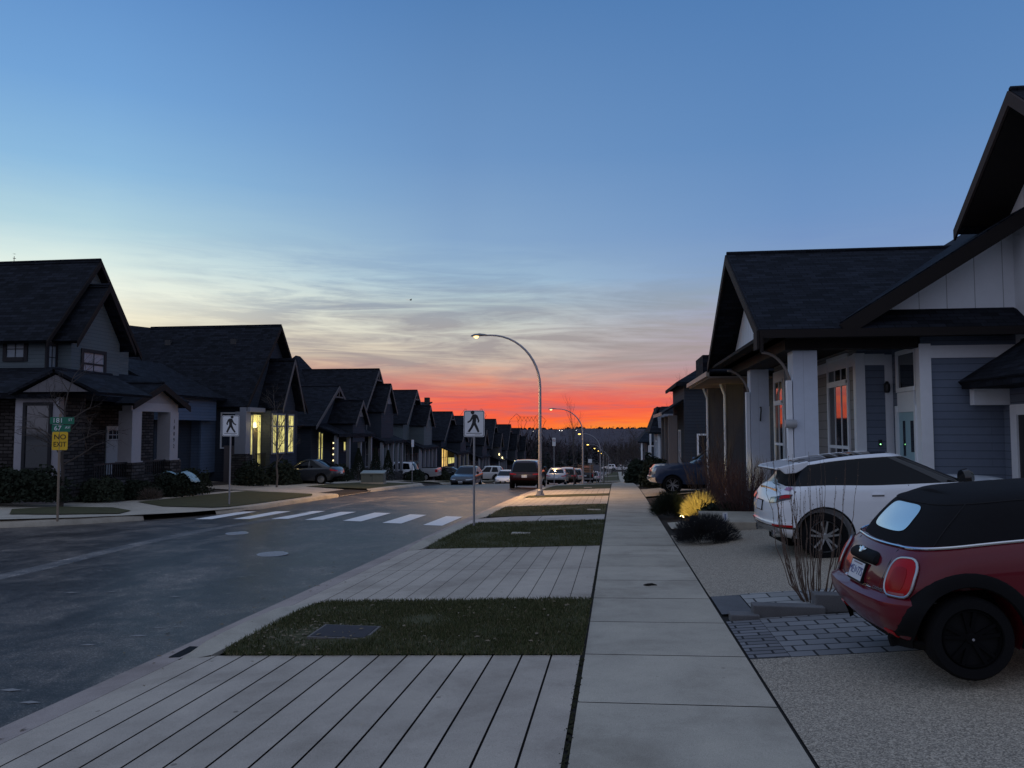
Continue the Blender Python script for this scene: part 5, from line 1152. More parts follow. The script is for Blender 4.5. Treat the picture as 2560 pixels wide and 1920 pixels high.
# ---------- the white crossover
M_wpaint = paint('white_paint', (.80, .82, .85), .3)
root = thing('white_crossover', 'white coupe style crossover with a dark glass roof and roof spoiler on the second driveway', 'car', (3.30, 14.1, -.21), R(3.9), ry=-R(2.7))
zb = P((-.9, .42), (-.5, .34), (0, .28), (2.6, .26), (3.2, .28), (3.6, .4)); zt = P((-.8, 1.05), (-.5, 1.185), (.0, 1.195), (1.0, 1.16), (1.9, 1.16), (2.5, 1.17), (3.1, 1.13), (3.6, .93))
body = Shell([(0, -.60, 3.3, .86, .34, .4, .12, .2), (.12, -.76, 3.45, .93, .36, .42, .13, .25), (.22, -.79, 3.5, .945, .36, .42, .14, .25), (.3, -.805, 3.52, .95, .36, .42, .14, .25), (.34, -.785, 3.52, .952, .36, .42, .14, .25), (.55, -.785, 3.52, .955, .36, .42, .14, .25), (.72, -.77, 3.5, .95, .36, .42, .14, .25), (.82, -.74, 3.46, .94, .36, .42, .14, .25), (.92, -.67, 3.38, .925, .36, .42, .14, .25), (1, -.56, 3.25, .88, .36, .42, .14, .3)], zb, zt, 34)
gh = Shell([(0, -.55, 2.52, .865, .34, .3, .12, .25), (.4, -.42, 2.12, .80, .34, .3, .12, .22), (.75, -.33, 1.74, .735, .32, .3, .10, .2), (.93, -.27, 1.52, .68, .28, .26, .08, .15), (1, -.22, 1.40, .62, .24, .24, .06, .12)], lambda x: zt(x)-.005, P((-.6, 1.50), (-.2, 1.545), (.3, 1.61), (.8, 1.645), (1.2, 1.655), (1.6, 1.64), (2.5, 1.5)), 18)
b = body.mesh(capx=.04).build('body', M_wpaint, root, uv=False); fixn(b); wells(b, (0, 2.66), .95, .39, k=1.2)
MB().box(-.5, 3.1, -.6, .6, .2, .8).build('underbody', M_well, root)
g_ = gh.mesh(bottom=False, capx=.02).build('glasshouse', M_cglass, root, uv=False); fixn(g_)
for sd in (1, -1): gh.patch(1.55, 3.55, .90, 1.0, .012, (sd,), 40, 3, None, depth=.02).build('roof_rail', M_wpaint, g_, smooth=True)
for sd in (1, -1): gh.patch(2.93, 3.35, -.02, .92, .008, (sd,), 6, 6, None, depth=.01).build('pillar', M_gloss, g_, smooth=True)
mb = MB()
for y in (-.62, -.60, .60): pass
sp = [(-.22, 1.575), (-.55, 1.51), (-.64, 1.49), (-.62, 1.46), (-.40, 1.455), (-.22, 1.475)]
for y0, y1 in ((-.56, .56),): mb.prism([(x, y0, z) for x, z in sp], (0, y1-y0, 0))
for sd in (1, -1): mb.prism([(-.10, sd*.56, 1.59), (-.60, sd*.56, 1.505), (-.48, sd*.56, 1.39), (-.30, sd*.56, 1.40), (-.05, sd*.56, 1.52)], (0, sd*.09, 0))
sp_ = mb.build('spoiler', M_wpaint, root, bevel=.02)
MB().box(-.66, -.62, -.5, .5, 1.46, 1.475).build('brake_strip', M_gloss, sp_)
mb = MB()
for k in range(4): mb.tube([(.25+.2*k, -.45, 1.625+.012*k), (.27+.2*k, 0, 1.655+.01*k), (.25+.2*k, .45, 1.625+.012*k)], .007, 5)
mb.build('roof_slat', M_galv, g_)
for sd in (1, -1):
    tl = body.patch(.85, 2.02, .745, .86, .012, (sd,), 14, 4, None, lambda u, v: (.80+.92*u, .745+.105*v*(1-.45*max(0, u-.6))+.03*u), .02).build('tail_lamp', M_taild, root, smooth=True)
    body.patch(1.36, 1.68, .80, .855, .016, (sd,), 8, 3, None, None, .004).build('red_lens', M_tail, tl, smooth=True)
    body.patch(.88, 1.25, .765, .825, .016, (sd,), 8, 3, None, None, .004).build('clear_lens', M_head, tl, smooth=True)
    body.patch(1.05, 1.8, .235, .275, .01, (sd,), 8, 2, None, None, .02).build('reflector', M_tail, root, smooth=True)
    MB().lathe([(.05, 0), (.062, 0), (.062, .18), (.05, .18)], Matrix.Translation((-.73, sd*.52, .40)) @ Matrix.Rotation(R(90), 4, 'Y'), 14, caps=False).build('exhaust', M_chrome, root, smooth=True)
    MB().lathe([(.13, -.04), (.15, .05), (.1, .12)], Matrix.Translation((2.2, sd*1.02, 1.24)) @ Matrix.Rotation(R(90), 4, 'Y'), 10).build('door_mirror', M_gloss, root, smooth=True)
    for x0 in (2.34, 2.66):
        dh = body.patch(x0, x0+.055, .83, .85, .03, (sd,), 6, 2, None, None, .012).build('door_handle', M_wpaint, root, smooth=True); body.patch(x0-.002, x0+.057, .805, .832, .003, (sd,), 6, 2, None, None, .01).build('handle_shade', M_gloss, dh)  # shade under each handle, painted as a small black patch
    MB().tube([body.pt(t, 2.53, sd)+body.nrm(t, 2.53, sd)*.002 for t in (.1, .4, .7, .99)], .007, 4).build('door_seam', M_plast, root)
    body.patch(2.32, 2.70, .40, .415, .006, (sd,), 20, 1, None, None, .02).build('side_crease', M_wpaint, root, smooth=True)
body.full((0, 1.9), .20, .235, .006, 24, 2).build('bumper_step', M_gloss, root, smooth=True)
body.full((0, 1.3), .02, .19, .012, 20, 3).build('skid_plate', M_rim, root, smooth=True)
body.patch(2.24, 2.80, 0, .10, .008, (-1,), 40, 2, None, None, .01).build('sill', M_plast, root, smooth=True)
MB().box(-.62, -.6, -.5, .5, 1.1, 1.14).build('rear_wiper', M_gloss, root)
Mx = rear_M(body, .68, 0, 1, .01); Mp = MB().box(-.17, .17, -.09, .09, -.02, 0, Mx).build('plate_frame', M_plast, root); MB().box(-.15, .15, -.076, .076, 0, .003, Mx).build('licence_plate', M_plate, Mp)
Ms = rear_M(body, .955, 1.45, -1, .006); mb = MB(); mb.prism([Ms @ Vector((x*.011, y*.011, 0)) for x, y in ((-6, -3), (6, -3), (5, 1), (8, 3), (4, 3), (4, 6), (1, 4), (0, 7), (-1, 4), (-4, 6), (-4, 3), (-8, 3), (-5, 1))], Ms.to_3x3() @ Vector((0, 0, .003))); mb.build('leaf_sticker', mat('sticker_pink', (.42, .22, .36), .6), root)
for x in (0, 2.66):
    for sd in (1, -1):
        wheel(root, x, sd*.84, .375, .24, 5, M_rim, .70)
        ring = []
        for rad, o_ in ((.465, -.02), (.47, .006), (.49, .008), (.497, -.01)):
            row = []
            for k in range(25):
                a = math.pi*(-.05+1.1*k/24); px = x+rad*math.cos(a); pz = .365+rad*math.sin(a); z0 = min(1, max(.04, (pz-zb(px))/(zt(px)-zb(px)))); yy = body.par(z0)[2]
                for j in range(60):
                    q = body.pt(z0, 1+j/60, 1)
                    if q.x >= px: yy = q.y; break
                row.append((px, sd*(yy+o_), pz))
            ring.append(row)
        MB().grid(ring).build('arch_trim', M_plast, root, smooth=True)
MB().box(1.25, 1.27, -.12, .12, 1.42, 1.5).build('rear_view_mirror', mat('mirror_grey', (.25, .3, .3), .4), g_) if False else None
# ---------- other vehicles from three body types
def generic(kind, label, loc, heading, pm, far=True, group='parked cars down the street', wfac=1, rimm=None, name=None, roofm=None):
    """heading in degrees of the car's nose, 0 = towards the right (+X), 90 = up the street"""
    L = {'sedan': (-.95, 3.6, .90, 2.7, .33), 'hatch': (-.75, 3.5, .89, 2.62, .33), 'suv': (-.85, 3.65, .93, 2.68, .36), 'pickup': (-1.25, 4.68, 1.0, 3.68, .40)}[kind]
    xr, xf, w_, wb, r = L; w_ *= wfac
    root = thing(name or {'sedan': 'parked_car', 'hatch': 'parked_car', 'suv': 'parked_suv', 'pickup': 'pickup_truck'}[kind], label, {'sedan': 'car', 'hatch': 'car', 'suv': 'car', 'pickup': 'truck'}[kind], loc, R(heading), group)
    if kind == 'sedan':
        zb, zt = P((xr, .36), (-.3, .24), (wb, .22), (xf, .3)), P((xr, .92), (-.5, 1.03), (.2, 1.0), (1.9, .95), (2.8, .86), (xf, .68))
        gh = Shell([(0, -.55, 2.25, .82, .3, .3, .1, .2), (.5, -.1, 1.8, .74, .3, .3, .1, .18), (.85, .22, 1.42, .66, .28, .26, .08, .12), (1, .42, 1.22, .56, .24, .22, .06, .1)], lambda x: zt(x)-.005, P((-.6, 1.3), (.3, 1.42), (.8, 1.45), (1.3, 1.44), (2.2, 1.3)), 10)
    elif kind == 'hatch':
        zb, zt = P((xr, .36), (-.3, .24), (wb, .22), (xf, .3)), P((xr, .98), (-.4, 1.02), (.2, .99), (1.9, .95), (2.8, .84), (xf, .66))
        gh = Shell([(0, -.62, 2.3, .82, .3, .3, .1, .2), (.5, -.4, 1.85, .74, .3, .3, .1, .18), (.85, -.2, 1.45, .66, .28, .26, .08, .12), (1, -.02, 1.25, .56, .24, .22, .06, .1)], lambda x: zt(x)-.005, P((-.6, 1.36), (.3, 1.45), (.8, 1.47), (1.3, 1.45), (2.2, 1.3)), 10)
    elif kind == 'suv':
        zb, zt = P((xr, .42), (-.3, .3), (wb, .28), (xf, .36)), P((xr, 1.02), (-.4, 1.08), (.2, 1.07), (1.9, 1.05), (2.8, .98), (xf, .80))
        gh = Shell([(0, -.72, 2.25, .86, .3, .3, .1, .2), (.5, -.60, 1.9, .79, .28, .3, .1, .18), (.85, -.46, 1.6, .71, .26, .26, .08, .12), (1, -.3, 1.42, .60, .24, .22, .06, .1)], lambda x: zt(x)-.005, P((-.8, 1.62), (.3, 1.68), (.8, 1.69), (1.3, 1.67), (2.2, 1.5)), 10)
    else:
        zb, zt = P((xr, .52), (-.3, .45), (wb, .42), (xf, .5)), P((xr, 1.30), (.9, 1.30), (1.2, 1.32), (2.6, 1.30), (3.3, 1.26), (4.3, 1.20), (xf, 1.08))
        gh = Shell([(0, .95, 2.95, .90, .2, .3, .05, .18), (.5, 1.0, 2.55, .84, .2, .28, .05, .15), (.85, 1.08, 2.2, .78, .2, .25, .04, .1), (1, 1.2, 2.02, .68, .2, .22, .03, .08)], lambda x: zt(x)-.005, P((.9, 1.9), (1.4, 1.95), (1.9, 1.95), (2.9, 1.8)), 10)
    rad = .16 if kind == 'pickup' else .3
    body = Shell([(0, xr+.2, xf-.2, w_*.92, rad, .35, .08, .2), (.25, xr+.03, xf-.03, w_*.985, rad, .38, .1, .24), (.45, xr, xf, w_, rad, .38, .1, .24), (.7, xr+.02, xf-.02, w_*.99, rad, .38, .1, .24), (.9, xr+.08, xf-.1, w_*.96, rad, .4, .1, .26), (1, xr+.16, xf-.3, w_*.90, rad, .4, .1, .3)] if kind != 'pickup' else
                 [(0, xr+.1, xf-.12, w_*.95, .12, .3, .03, .14), (.25, xr+.02, xf, w_*.99, .12, .3, .03, .14), (.5, xr, xf-.06, w_, .12, .32, .03, .14), (.8, xr+.01, xf-.1, w_*.99, .12, .34, .03, .14), (1, xr+.04, xf-.22, w_*.95, .12, .36, .03, .16)], zb, zt, 12)
    if far: body.NS = gh.NS = 16; body.NC = gh.NC = 5
    car_base(root, body, gh, pm, M_cglass, wb, r, w_, roofm=roofm, pill=((1.4, 2.06), (2.42, 2.5), (2.93, 3.12)) if kind != 'pickup' else ((1.3, 2.1), (2.46, 2.54), (2.9, 3.1)), rimm=rimm, hi=not far)
    # lights, grille, plates
    for sd in (1, -1):
        if kind == 'pickup': body.patch(1.0, 2.02, .5, .86, .012, (sd,), 6, 3).build('tail_lamp', M_tail, root, smooth=True)
        else: body.patch(.9, 2.0, .70, .88, .012, (sd,), 8, 3, None, lambda u, v: (.8+1.2*u, .74+.14*v*(.6+.4*u)), .02).build('tail_lamp', M_tail, root, smooth=True)
        body.patch(3.3, 4.35, .62, .84, .012, (sd,), 8, 3, None, (lambda u, v: (3.25+.95*u, .66+.16*v)) if kind != 'pickup' else (lambda u, v: (3.35+.95*u, .52+.34*v)), .02).build('headlamp', M_head, root, smooth=True)
        MB().lathe([(.1, -.05), (.12, .03), (.07, .1)], Matrix.Translation(((1.85 if kind != 'pickup' else 2.55), sd*(w_+.07), zt(1.9)+.08)) @ Matrix.Rotation(R(90), 4, 'Y'), 8).build('door_mirror', M_gloss if far else pm, root, smooth=True)
    if kind == 'pickup':
        body.full((3.55, 5), .42, .92, .014, 16, 3).build('grille', M_gloss, root, smooth=True) if False else None
        gr = body.full((4.28, 5), .46, .90, .012, 14, 3).build('grille', M_gloss, root, smooth=True)
        mb = MB()
        for k in range(5): body.full((4.3, 5), .49+.085*k, .53+.085*k, .03, 14, 1, .02, mb)
        mb.build('grille_bar', M_chrome, gr, smooth=True)
        body.full((3.2, 5), .06, .34, .05, 20, 3, .06).build('front_bumper', M_chrome, root, smooth=True)
        body.full((0, 1.6), .02, .2, .05, 16, 2, .06).build('rear_bumper', M_galv, root, smooth=True)
        # cargo bed
        MB().box(xr+.12, .82, -w_*.84, w_*.84, 1.302, 1.335).build('bed_cover', M_plast, root)
    else:
        body.full((4.35, 5), .18, .52, .012, 14, 3).build('grille', M_gloss, root, smooth=True)
        body.full((0, 1.5), .0, .22, .01, 14, 2).build('lower_bumper', M_plast, root, smooth=True)
        body.full((3.6, 5), .0, .12, .01, 14, 2).build('front_lip', M_plast, root, smooth=True)
        if kind == 'suv':
            for sd in (1, -1):
                for x in (0, wb):
                    M = Matrix.Translation((x, sd*(w_-.0), r)) @ Matrix.Rotation(R(-90*sd), 4, 'X'); MB().lathe([(r*1.12, -.03), (r*1.12, .015), (r*1.28, .01), (r*1.28, -.05)], M, 24, caps=False).build('arch_cladding', M_plast, root, smooth=True)
    for t_, a_ in ((.6 if kind != 'pickup' else .6, 0), (.3, 5)):
        Mx = rear_M(body, t_, a_, 1, .02); MB().box(-.16, .16, -.08, .08, -.03, .003, Mx).build('licence_plate', M_plate, root)
    return root, body, gh
gq = lambda x, y, d=0: (x, y, H(x, y)+d)
M_navy = paint('navy_paint', (.03, .05, .10)); M_silver = paint('silver_paint', (.40, .41, .43), .3, .3); M_black = paint('black_paint', (.012, .012, .014)); M_char = paint('charcoal_paint', (.035, .04, .05)); M_maroon = paint('maroon_paint', (.022, .002, .004)); M_pearl = paint('pearl_paint', (.6, .58, .58)); M_beige = paint('beige_paint', (.3, .26, .24)); 
generic('pickup', 'dark blue pickup with a chrome grille nosing out of the third driveway on the right', (6.05, 34.6, g(34.6)+.12), 180, M_navy, far=False, group=None)
rt, bd, gl = generic('suv', 'dark red crossover driving away down the right lane by the tall lamp pole', gq(-5.45, 46.6, 0), 90, M_maroon, far=False, group=None, name='red_crossover', roofm=None)
for sd in (1, -1): gl.patch(1.6, 3.3, .9, .99, .02, (sd,), 20, 2, None, depth=.03).build('roof_rail', M_chrome, rt, smooth=True)
generic('hatch', 'dark grey hatchback parked facing the camera on the left side of the road', gq(-11.3, 59.5), 268, M_char)
generic('suv', 'pearl white boxy car parked side-on in a driveway behind the white hatchback', (-13.6+.0, 88, g(88)+.0), 180, M_pearl, wfac=1.0)
generic('hatch', 'white hatchback with slim headlamps parked facing the camera past the dark grey hatchback', gq(-11.5, 81.5), 270, M_wpaint)
generic('sedan', 'silver sedan parked at the right kerb just beyond the tall lamp pole', gq(-5.35, 69.5), 90, M_silver)
generic('suv', 'black tailed car parked at the right kerb behind the silver sedan', gq(-5.1, 80.5), 90, M_black, roofm=M_silver)
generic('suv', 'pale car parked at the right kerb beyond the bare roadside tree', gq(-4.7, 88.5), 90, M_beige)
rt, bd, gl = generic('pickup', 'dark truck with slatted wooden bed sides parked at the right kerb', (-3.95, 100, g(100)-.2), 90, M_black)
mb = MB()
for k in range(4):
    z = 1.4+.26*k; mb.box(-1.2, -1.15, -.95, .95, z, z+.18); mb.box(-1.2, .85, .93, .97, z, z+.18); mb.box(-1.2, .85, -.97, -.93, z, z+.18)
mb.build('wooden_side', mat('stake_wood', (.28, .15, .09), .8), rt)
generic('suv', 'small far silver car parked past the truck with wooden sides', gq(-3.5, 118), 90, M_silver)
generic('sedan', 'far dark car parked down the hill by the third lamp', gq(-3.4, 128), 90, M_char)
generic('suv', 'tiny white car standing side-on at the far end of the street', (-.9, 238, g(238)+1.2), 180, M_wpaint)
generic('pickup', 'tiny pale van parked beside the white car at the far end of the street', (3.2, 246, g(246)+.8), 180, M_pearl)
generic('sedan', 'dark sedan parked tail out in the driveway of the low gabled house', (-17.3, 44.6, g(44.6)-.02), 180, M_char)
generic('suv', 'white crossover parked tail out in the driveway on the left', (-19.0, 69.8, g(69.8)+.02), 180, M_wpaint)
generic('suv', 'silver car whose roof shows above the white crossover on the left', (-20.6, 72.9, g(72.9)+.1), 180, M_silver)
generic('pickup', 'silver pickup parked tail out in the left driveway beside the white crossover', (-18.9, 76.2, g(76.2)+.0), 180, M_silver)
generic('sedan', 'black sedan parked nose out in the driveway left of the dark grey hatchback', (-18.6, 81.5, g(81.5)), 0, M_black)
# ------------------------------------------------------------------ plants
rnd = random.Random(11)
M_bark = mat('bark', (.075, .062, .055), .9, var=.3); M_bark2 = mat('bark_grey', (.12, .105, .095), .9, var=.3)
M_twig = mat('twig', (.085, .06, .05), .85, var=.3); M_twigr = mat('twig_red', (.09, .05, .045), .85, var=.3); M_will = mat('willow_stem', (.13, .09, .07), .8, var=.3)
M_leafd = mat('dark_leaves', (.022, .028, .018), .85, var=.5, scale=9); M_lav = mat('lavender_leaves', (.034, .034, .037), .9, var=.5, scale=9); M_conif = mat('conifer_needles', (.016, .022, .016), .9, var=.5, scale=1)
M_straw = mat('straw_blades', (.38, .30, .12), .8, var=.4, scale=14)
def limb(mb, p, d, L, r, dep, spread, up, n0=6, kids_=3, twigs=True):
    seg = 4; pts = [Vector(p)]; q = Vector(p); dd = Vector(d).normalized()
    for i in range(seg):
        dd = (dd+Vector((rnd.gauss(0, .09), rnd.gauss(0, .09), rnd.gauss(0, .05)+up*.06))).normalized(); q = q+dd*L/seg; pts.append(q.copy())
    rs = [r*(1-.55*i/seg) for i in range(seg+1)]
    mb.tube(pts, rs, n0 if dep > 1 else 3, cap=False)
    if dep <= 0: return
    for k in range(kids_):
        f = rnd.uniform(.35, 1.0); i = min(seg-1, int(f*seg)); b = pts[i].lerp(pts[i+1], f*seg-i)
        ax = dd.orthogonal(); ax.rotate(Matrix.Rotation(rnd.uniform(0, 6.28), 3, dd)); nd = (dd+ax*spread*rnd.uniform(.6, 1.3)+Vector((0, 0, up*.35))).normalized()
        limb(mb, b, nd, L*rnd.uniform(.5, .78), r*.5, dep-1, spread, up, max(3, n0-1), kids_)
def bare_tree(label, x, y, h, r, spread=.55, up=.5, dep=4, kids_=3, clear=.4, m=None, group=None, nb=8, name='bare_tree', lean=0):
    z = H(x, y); root = thing(name, label, 'tree', (x, y, z), 0, group); m = m or M_bark
    mb = MB(); pts = [(0, 0, -.1)]; q = Vector((0, 0, 0)); 
    for i in range(1, 7): q = Vector((lean*i/6+rnd.gauss(0, .03), rnd.gauss(0, .03), h*.75*i/6)); pts.append(q)
    mb.tube(pts, [r*(1-.12*i) for i in range(7)], 8); mb.build('trunk', m, root, smooth=True)
    cr = MB()
    for k in range(nb):
        f = clear+(1-clear)*(k+.5)/nb; i = min(5, int(f*6)); b = Vector(pts[i]).lerp(Vector(pts[min(6, i+1)]), f*6-i)
        a = k*2.4+rnd.uniform(-.4, .4); d = Vector((math.cos(a)*spread*1.3, math.sin(a)*spread*1.3, .55+up*.8))
        limb(cr, b, d, h*.30*(1.15-f*.5), r*.5*(1.1-f*.5), dep-2, spread, up, 5, kids_)
    limb(cr, pts[-1], (0, 0, 1), h*.27, r*.35, dep-2, spread, up, 5, kids_+1)
    cr.build('crown', m, root); return root
def twig_shrub(label, x, y, h, w_, n, m, r=.009, name='bare_shrub', arch=.35, dep=1, z=None, nodes=False, base=.06, group=None):
    z = H(x, y) if z is None else z; root = thing(name, label, 'shrub', (x, y, z), 0, group); mb = MB(); nb = MB()
    for k in range(n):
        a = rnd.uniform(0, 6.28); rad = rnd.random()**.6; L = h*rnd.uniform(.62, 1.05); pts = []; b = Vector((math.cos(a)*base*rad, math.sin(a)*base*rad, -.04)); ox, oy = math.cos(a)*w_*rad, math.sin(a)*w_*rad
        for i in range(9):
            t = i/8; e = t**(1-arch*.6) if arch > 0 else t; w2 = 1.0-.25*max(0, t-.7); pts.append(b+Vector((ox*e*w2+rnd.gauss(0, .006*h), oy*e*w2+rnd.gauss(0, .006*h), L*t)))
        mb.tube(pts, [r*(1-.8*i/8) for i in range(9)], 4, cap=False)
        if nodes:
            for i in range(3, 9):
                for q in range(3):
                    f = rnd.random(); p = pts[i-1].lerp(pts[i], f); d = Vector((rnd.gauss(0, 1), rnd.gauss(0, 1), 1.2)).normalized()*rnd.uniform(.008, .02); nb.tube([p, p+d*.6, p+d], [.0035, .0045, .001], 4, cap=False)
        if dep:
            for q in range(rnd.randint(2, 5)):
                i = rnd.randint(3, 7); p = pts[i]; d = (pts[i+1 if i < 8 else i]-pts[i-1]).normalized(); d = (d+Vector((rnd.gauss(0, .45), rnd.gauss(0, .45), .15))).normalized(); l_ = h*rnd.uniform(.14, .34)
                mb.tube([p, p+d*l_*.5, p+d*l_+Vector((0, 0, l_*.12))], [r*.45, r*.35, r*.12], 3, cap=False)
    mb.build('stems', m, root)
    if nodes: nb.build('buds', m, root)
    return root
def leaf_bush(label, x, y, rx, ry, h, n, m, size=.05, name='bush', blade=False, z=None, boxy=0, group=None, cat='bush'):
    z = H(x, y) if z is None else z; root = thing(name, label, cat, (x, y, z), 0, group); mb = MB(); st_ = MB()
    for k in range(14 if not blade else 0):
        a = rnd.uniform(0, 6.28); q = rnd.uniform(.2, .7); st_.tube([(0, 0, -.05), (math.cos(a)*rx*q*.5, math.sin(a)*ry*q*.5, h*.4), (math.cos(a)*rx*q, math.sin(a)*ry*q, h*.8)], [.02, .014, .005], 4)
    for k in range(n):
        while True:
            u = Vector((rnd.uniform(-1, 1), rnd.uniform(-1, 1), rnd.uniform(0, 1)))
            l = (abs(u.x)**(2+boxy)+abs(u.y)**(2+boxy)+abs(u.z)**(2+boxy))**(1/(2+boxy))
            if .35 < l < 1: break
        lump = 1+.16*noise.noise(Vector((u.x*2.3+x, u.y*2.3+y, u.z*2.3)))*2
        p = Vector((u.x*rx, u.y*ry, u.z*h))*lump
        if blade:
            d = Vector((u.x*1.1, u.y*1.1, .35+u.z)).normalized(); L = size*rnd.uniform(2, 5); sd = d.orthogonal(); sd.rotate(Matrix.Rotation(rnd.uniform(0, 6.28), 3, d)); sd *= size*.09
            mb.add([p-sd, p+sd, p+d*L+Vector((0, 0, -L*.12*rnd.random()))], [(0, 1, 2)])
        else:
            a = Vector((rnd.gauss(0, 1), rnd.gauss(0, 1), rnd.gauss(0, 1))).normalized(); b = a.orthogonal(); s_ = size*rnd.uniform(.6, 1.4)
            mb.add([p-a*s_, p-b*s_*.55, p+a*s_, p+b*s_*.55], [(0, 1, 2, 3)])
    mb.build('foliage', m, root, uv=False)
    if st_.v: st_.build('stems', M_twig, root)
    return root
# right side
twig_shrub('bare upright willow shrub behind the paver step, in front of the white crossover', 2.30, 9.72, 1.85, .54, 36, M_will, .0075, dep=0, nodes=True, base=.10, name='willow_shrub', arch=.9)
leaf_bush('grey rounded lavender bush at the corner of the second driveway', 1.78, 16.35, .62, .62, .52, 18000, M_lav, .026, 'lavender_bush', blade=True)
leaf_bush('dark low bush at the sidewalk edge left of the glowing grass clump', 1.55, 23.2, .5, .75, .62, 5000, M_leafd, .05, 'low_bush', blade=True)
r_ = leaf_bush('rounded clump of dry grass glowing yellow from a garden spotlight', 2.34, 22.3, .50, .50, .55, 4800, M_straw, .045, 'grass_clump', blade=True)
sp = thing('garden_spotlight', 'small lit garden spotlight at the foot of the glowing grass clump', 'garden light', (1.69, 20.85, H(1.69, 20.85)))
MB().tube([(0, 0, -.1), (0, 0, .08)], .012, 6).build('stake', M_rail, sp)
hd = MB().lathe([(.02, -.06), (.045, -.03), (.05, .04)], Matrix.Translation((0, 0, .11)) @ Matrix.Rotation(R(50), 4, 'Y'), 12).build('lamp_head', M_rail, sp)
MB().lathe([(.048, .03), (.02, .048)], Matrix.Translation((0, 0, .11)) @ Matrix.Rotation(R(-40), 4, 'X') @ Matrix.Rotation(R(20), 4, 'Y'), 12).build('lamp_lens', M_spot, hd)
ld = bpy.data.lights.new('spot_beam', 'SPOT'); ld.energy = 190; ld.color = (1, .76, .28); ld.spot_size = R(56); ld.spot_blend = .7; ld.shadow_soft_size = .04
lo = bpy.data.objects.new('spot_beam', ld); COL.objects.link(lo); lo.parent = sp; lo.location = (-.02, -.06, .2); lo.rotation_euler = Vector((.67, 1.5, .12)).to_track_quat('-Z', 'Y').to_euler()
twig_shrub('bare dark shrub between the glowing grass clump and the pickup', 2.75, 24.6, 1.6, .75, 38, M_twig, .012, dep=1, base=.2)
twig_shrub('tall bare shrub in front of the uplit downspouts', 3.2, 26.2, 2.4, .6, 40, M_twig, .014, dep=1, base=.2)
twig_shrub('dense bare red stemmed shrub behind the white crossover', 3.25, 20.9, 1.55, .75, 130, M_twigr, .010, dep=1, base=.45, arch=.2)
twig_shrub('bare red stemmed shrub at the foot of the far porch pillar', 3.45, 23.0, 1.45, .6, 80, M_twigr, .010, dep=1, base=.4, arch=.2)
leaf_bush('low dark clipped bush beside the front walk', 2.75, 21.2, .55, .5, .36, 2600, M_leafd, .035, 'low_bush', boxy=2)
leaf_bush('dark evergreen bush on the sidewalk edge beyond the pickup', 2.1, 43.0, .8, 1.6, 1.5, 3000, M_leafd, .09, 'evergreen_bush')
leaf_bush('tall dark evergreen bush in front of the pale siding wall', 2.3, 50.5, .9, 2.4, 1.7, 3000, M_leafd, .10, 'evergreen_bush')
leaf_bush('broad dark bush in front of the low dark house on the right', 1.8, 68, 1.0, 3, 1.9, 2500, M_leafd, .14, 'evergreen_bush')
leaf_bush('far dark bush where the sidewalk dips out of sight', 1.6, 58.5, .9, 2, 1.7, 2500, M_leafd, .12, 'evergreen_bush')
t = thing('plant_label', 'small pale plant label on a stake beside the lavender bush', 'plant label', (2.33, 17.3, H(2.33, 17.3)), R(20))
MB().tube([(0, .01, -.1), (0, .01, .4)], .008, 5).build('stake', M_rail, t)
pl = MB().box(-.06, .06, 0, .006, .28, .47).build('label_plate', M_white, t); MB().box(-.012, .012, -.002, 0, .31, .44).build('label_mark', mat('label_blue', (.05, .12, .3), .5), pl)
# left side
leaf_bush('long dark hedge under the white bay of the corner house', -20.2, 23.8, 1.9, .6, 1.0, 5500, M_leafd, .06, 'hedge', boxy=3, cat='hedge')
leaf_bush('dark hedge at the left edge of the picture', -22.8, 24.6, 1.2, .8, 1.1, 3500, M_leafd, .06, 'hedge', boxy=3, cat='hedge')
leaf_bush('round dark green bush below the corner house porch', -18.7, 26.2, .75, .7, .85, 3000, mat('olive_leaves', (.035, .042, .026), .85, var=.5, scale=9), .05, 'round_bush')
leaf_bush('low dark bush under the porch railing of the corner house', -18.45, 27.9, .8, .7, .7, 2600, M_leafd, .05, 'round_bush')
leaf_bush('clipped dark hedge with a pale cover on it', -18.2, 30.5, .75, 1.3, .95, 4500, M_leafd, .05, 'hedge', boxy=4, cat='hedge')
leaf_bush('small tuft of dry grass beside the clipped hedge', -17.75, 27.6, .4, .4, .32, 900, mat('dull_straw', (.13, .10, .08), .9, var=.4), .06, 'grass_clump', blade=True)
mb = MB(); P_ = []
for i in range(9):
    v = i/8; row = []
    for k in range(15):
        u = k/14; z = .93+.06*math.sin(u*9+v*3)*(1-u*.3)+.07*noise.noise(Vector((u*5, v*5, 1)))
        if u > .8: z -= (u-.8)*1.8
        row.append((-18.75+1.3*u, 29.9+.7*v+.1*math.sin(u*7), H(-18, 30)+z))
    P_.append(row)
o = mb.grid(P_).build('plastic_sheet', mat('pale_blue_plastic', (.30, .45, .50), .4, var=.3), smooth=True); md = o.modifiers.new('solid', 'SOLIDIFY'); md.thickness = .012
tag(o, 'crumpled pale blue plastic sheet draped over the clipped hedge', 'plastic sheet')
bare_tree('bare many branched tree in front of the corner house porch', -18.6, 23.9, 4.3, .075, .75, .15, 5, 3, .38, M_bark, nb=11)
bare_tree('young bare tree in front of the yellow lit porch', -17.6, 38.4, 4.4, .06, .6, .35, 5, 3, .35, M_bark2, nb=10)
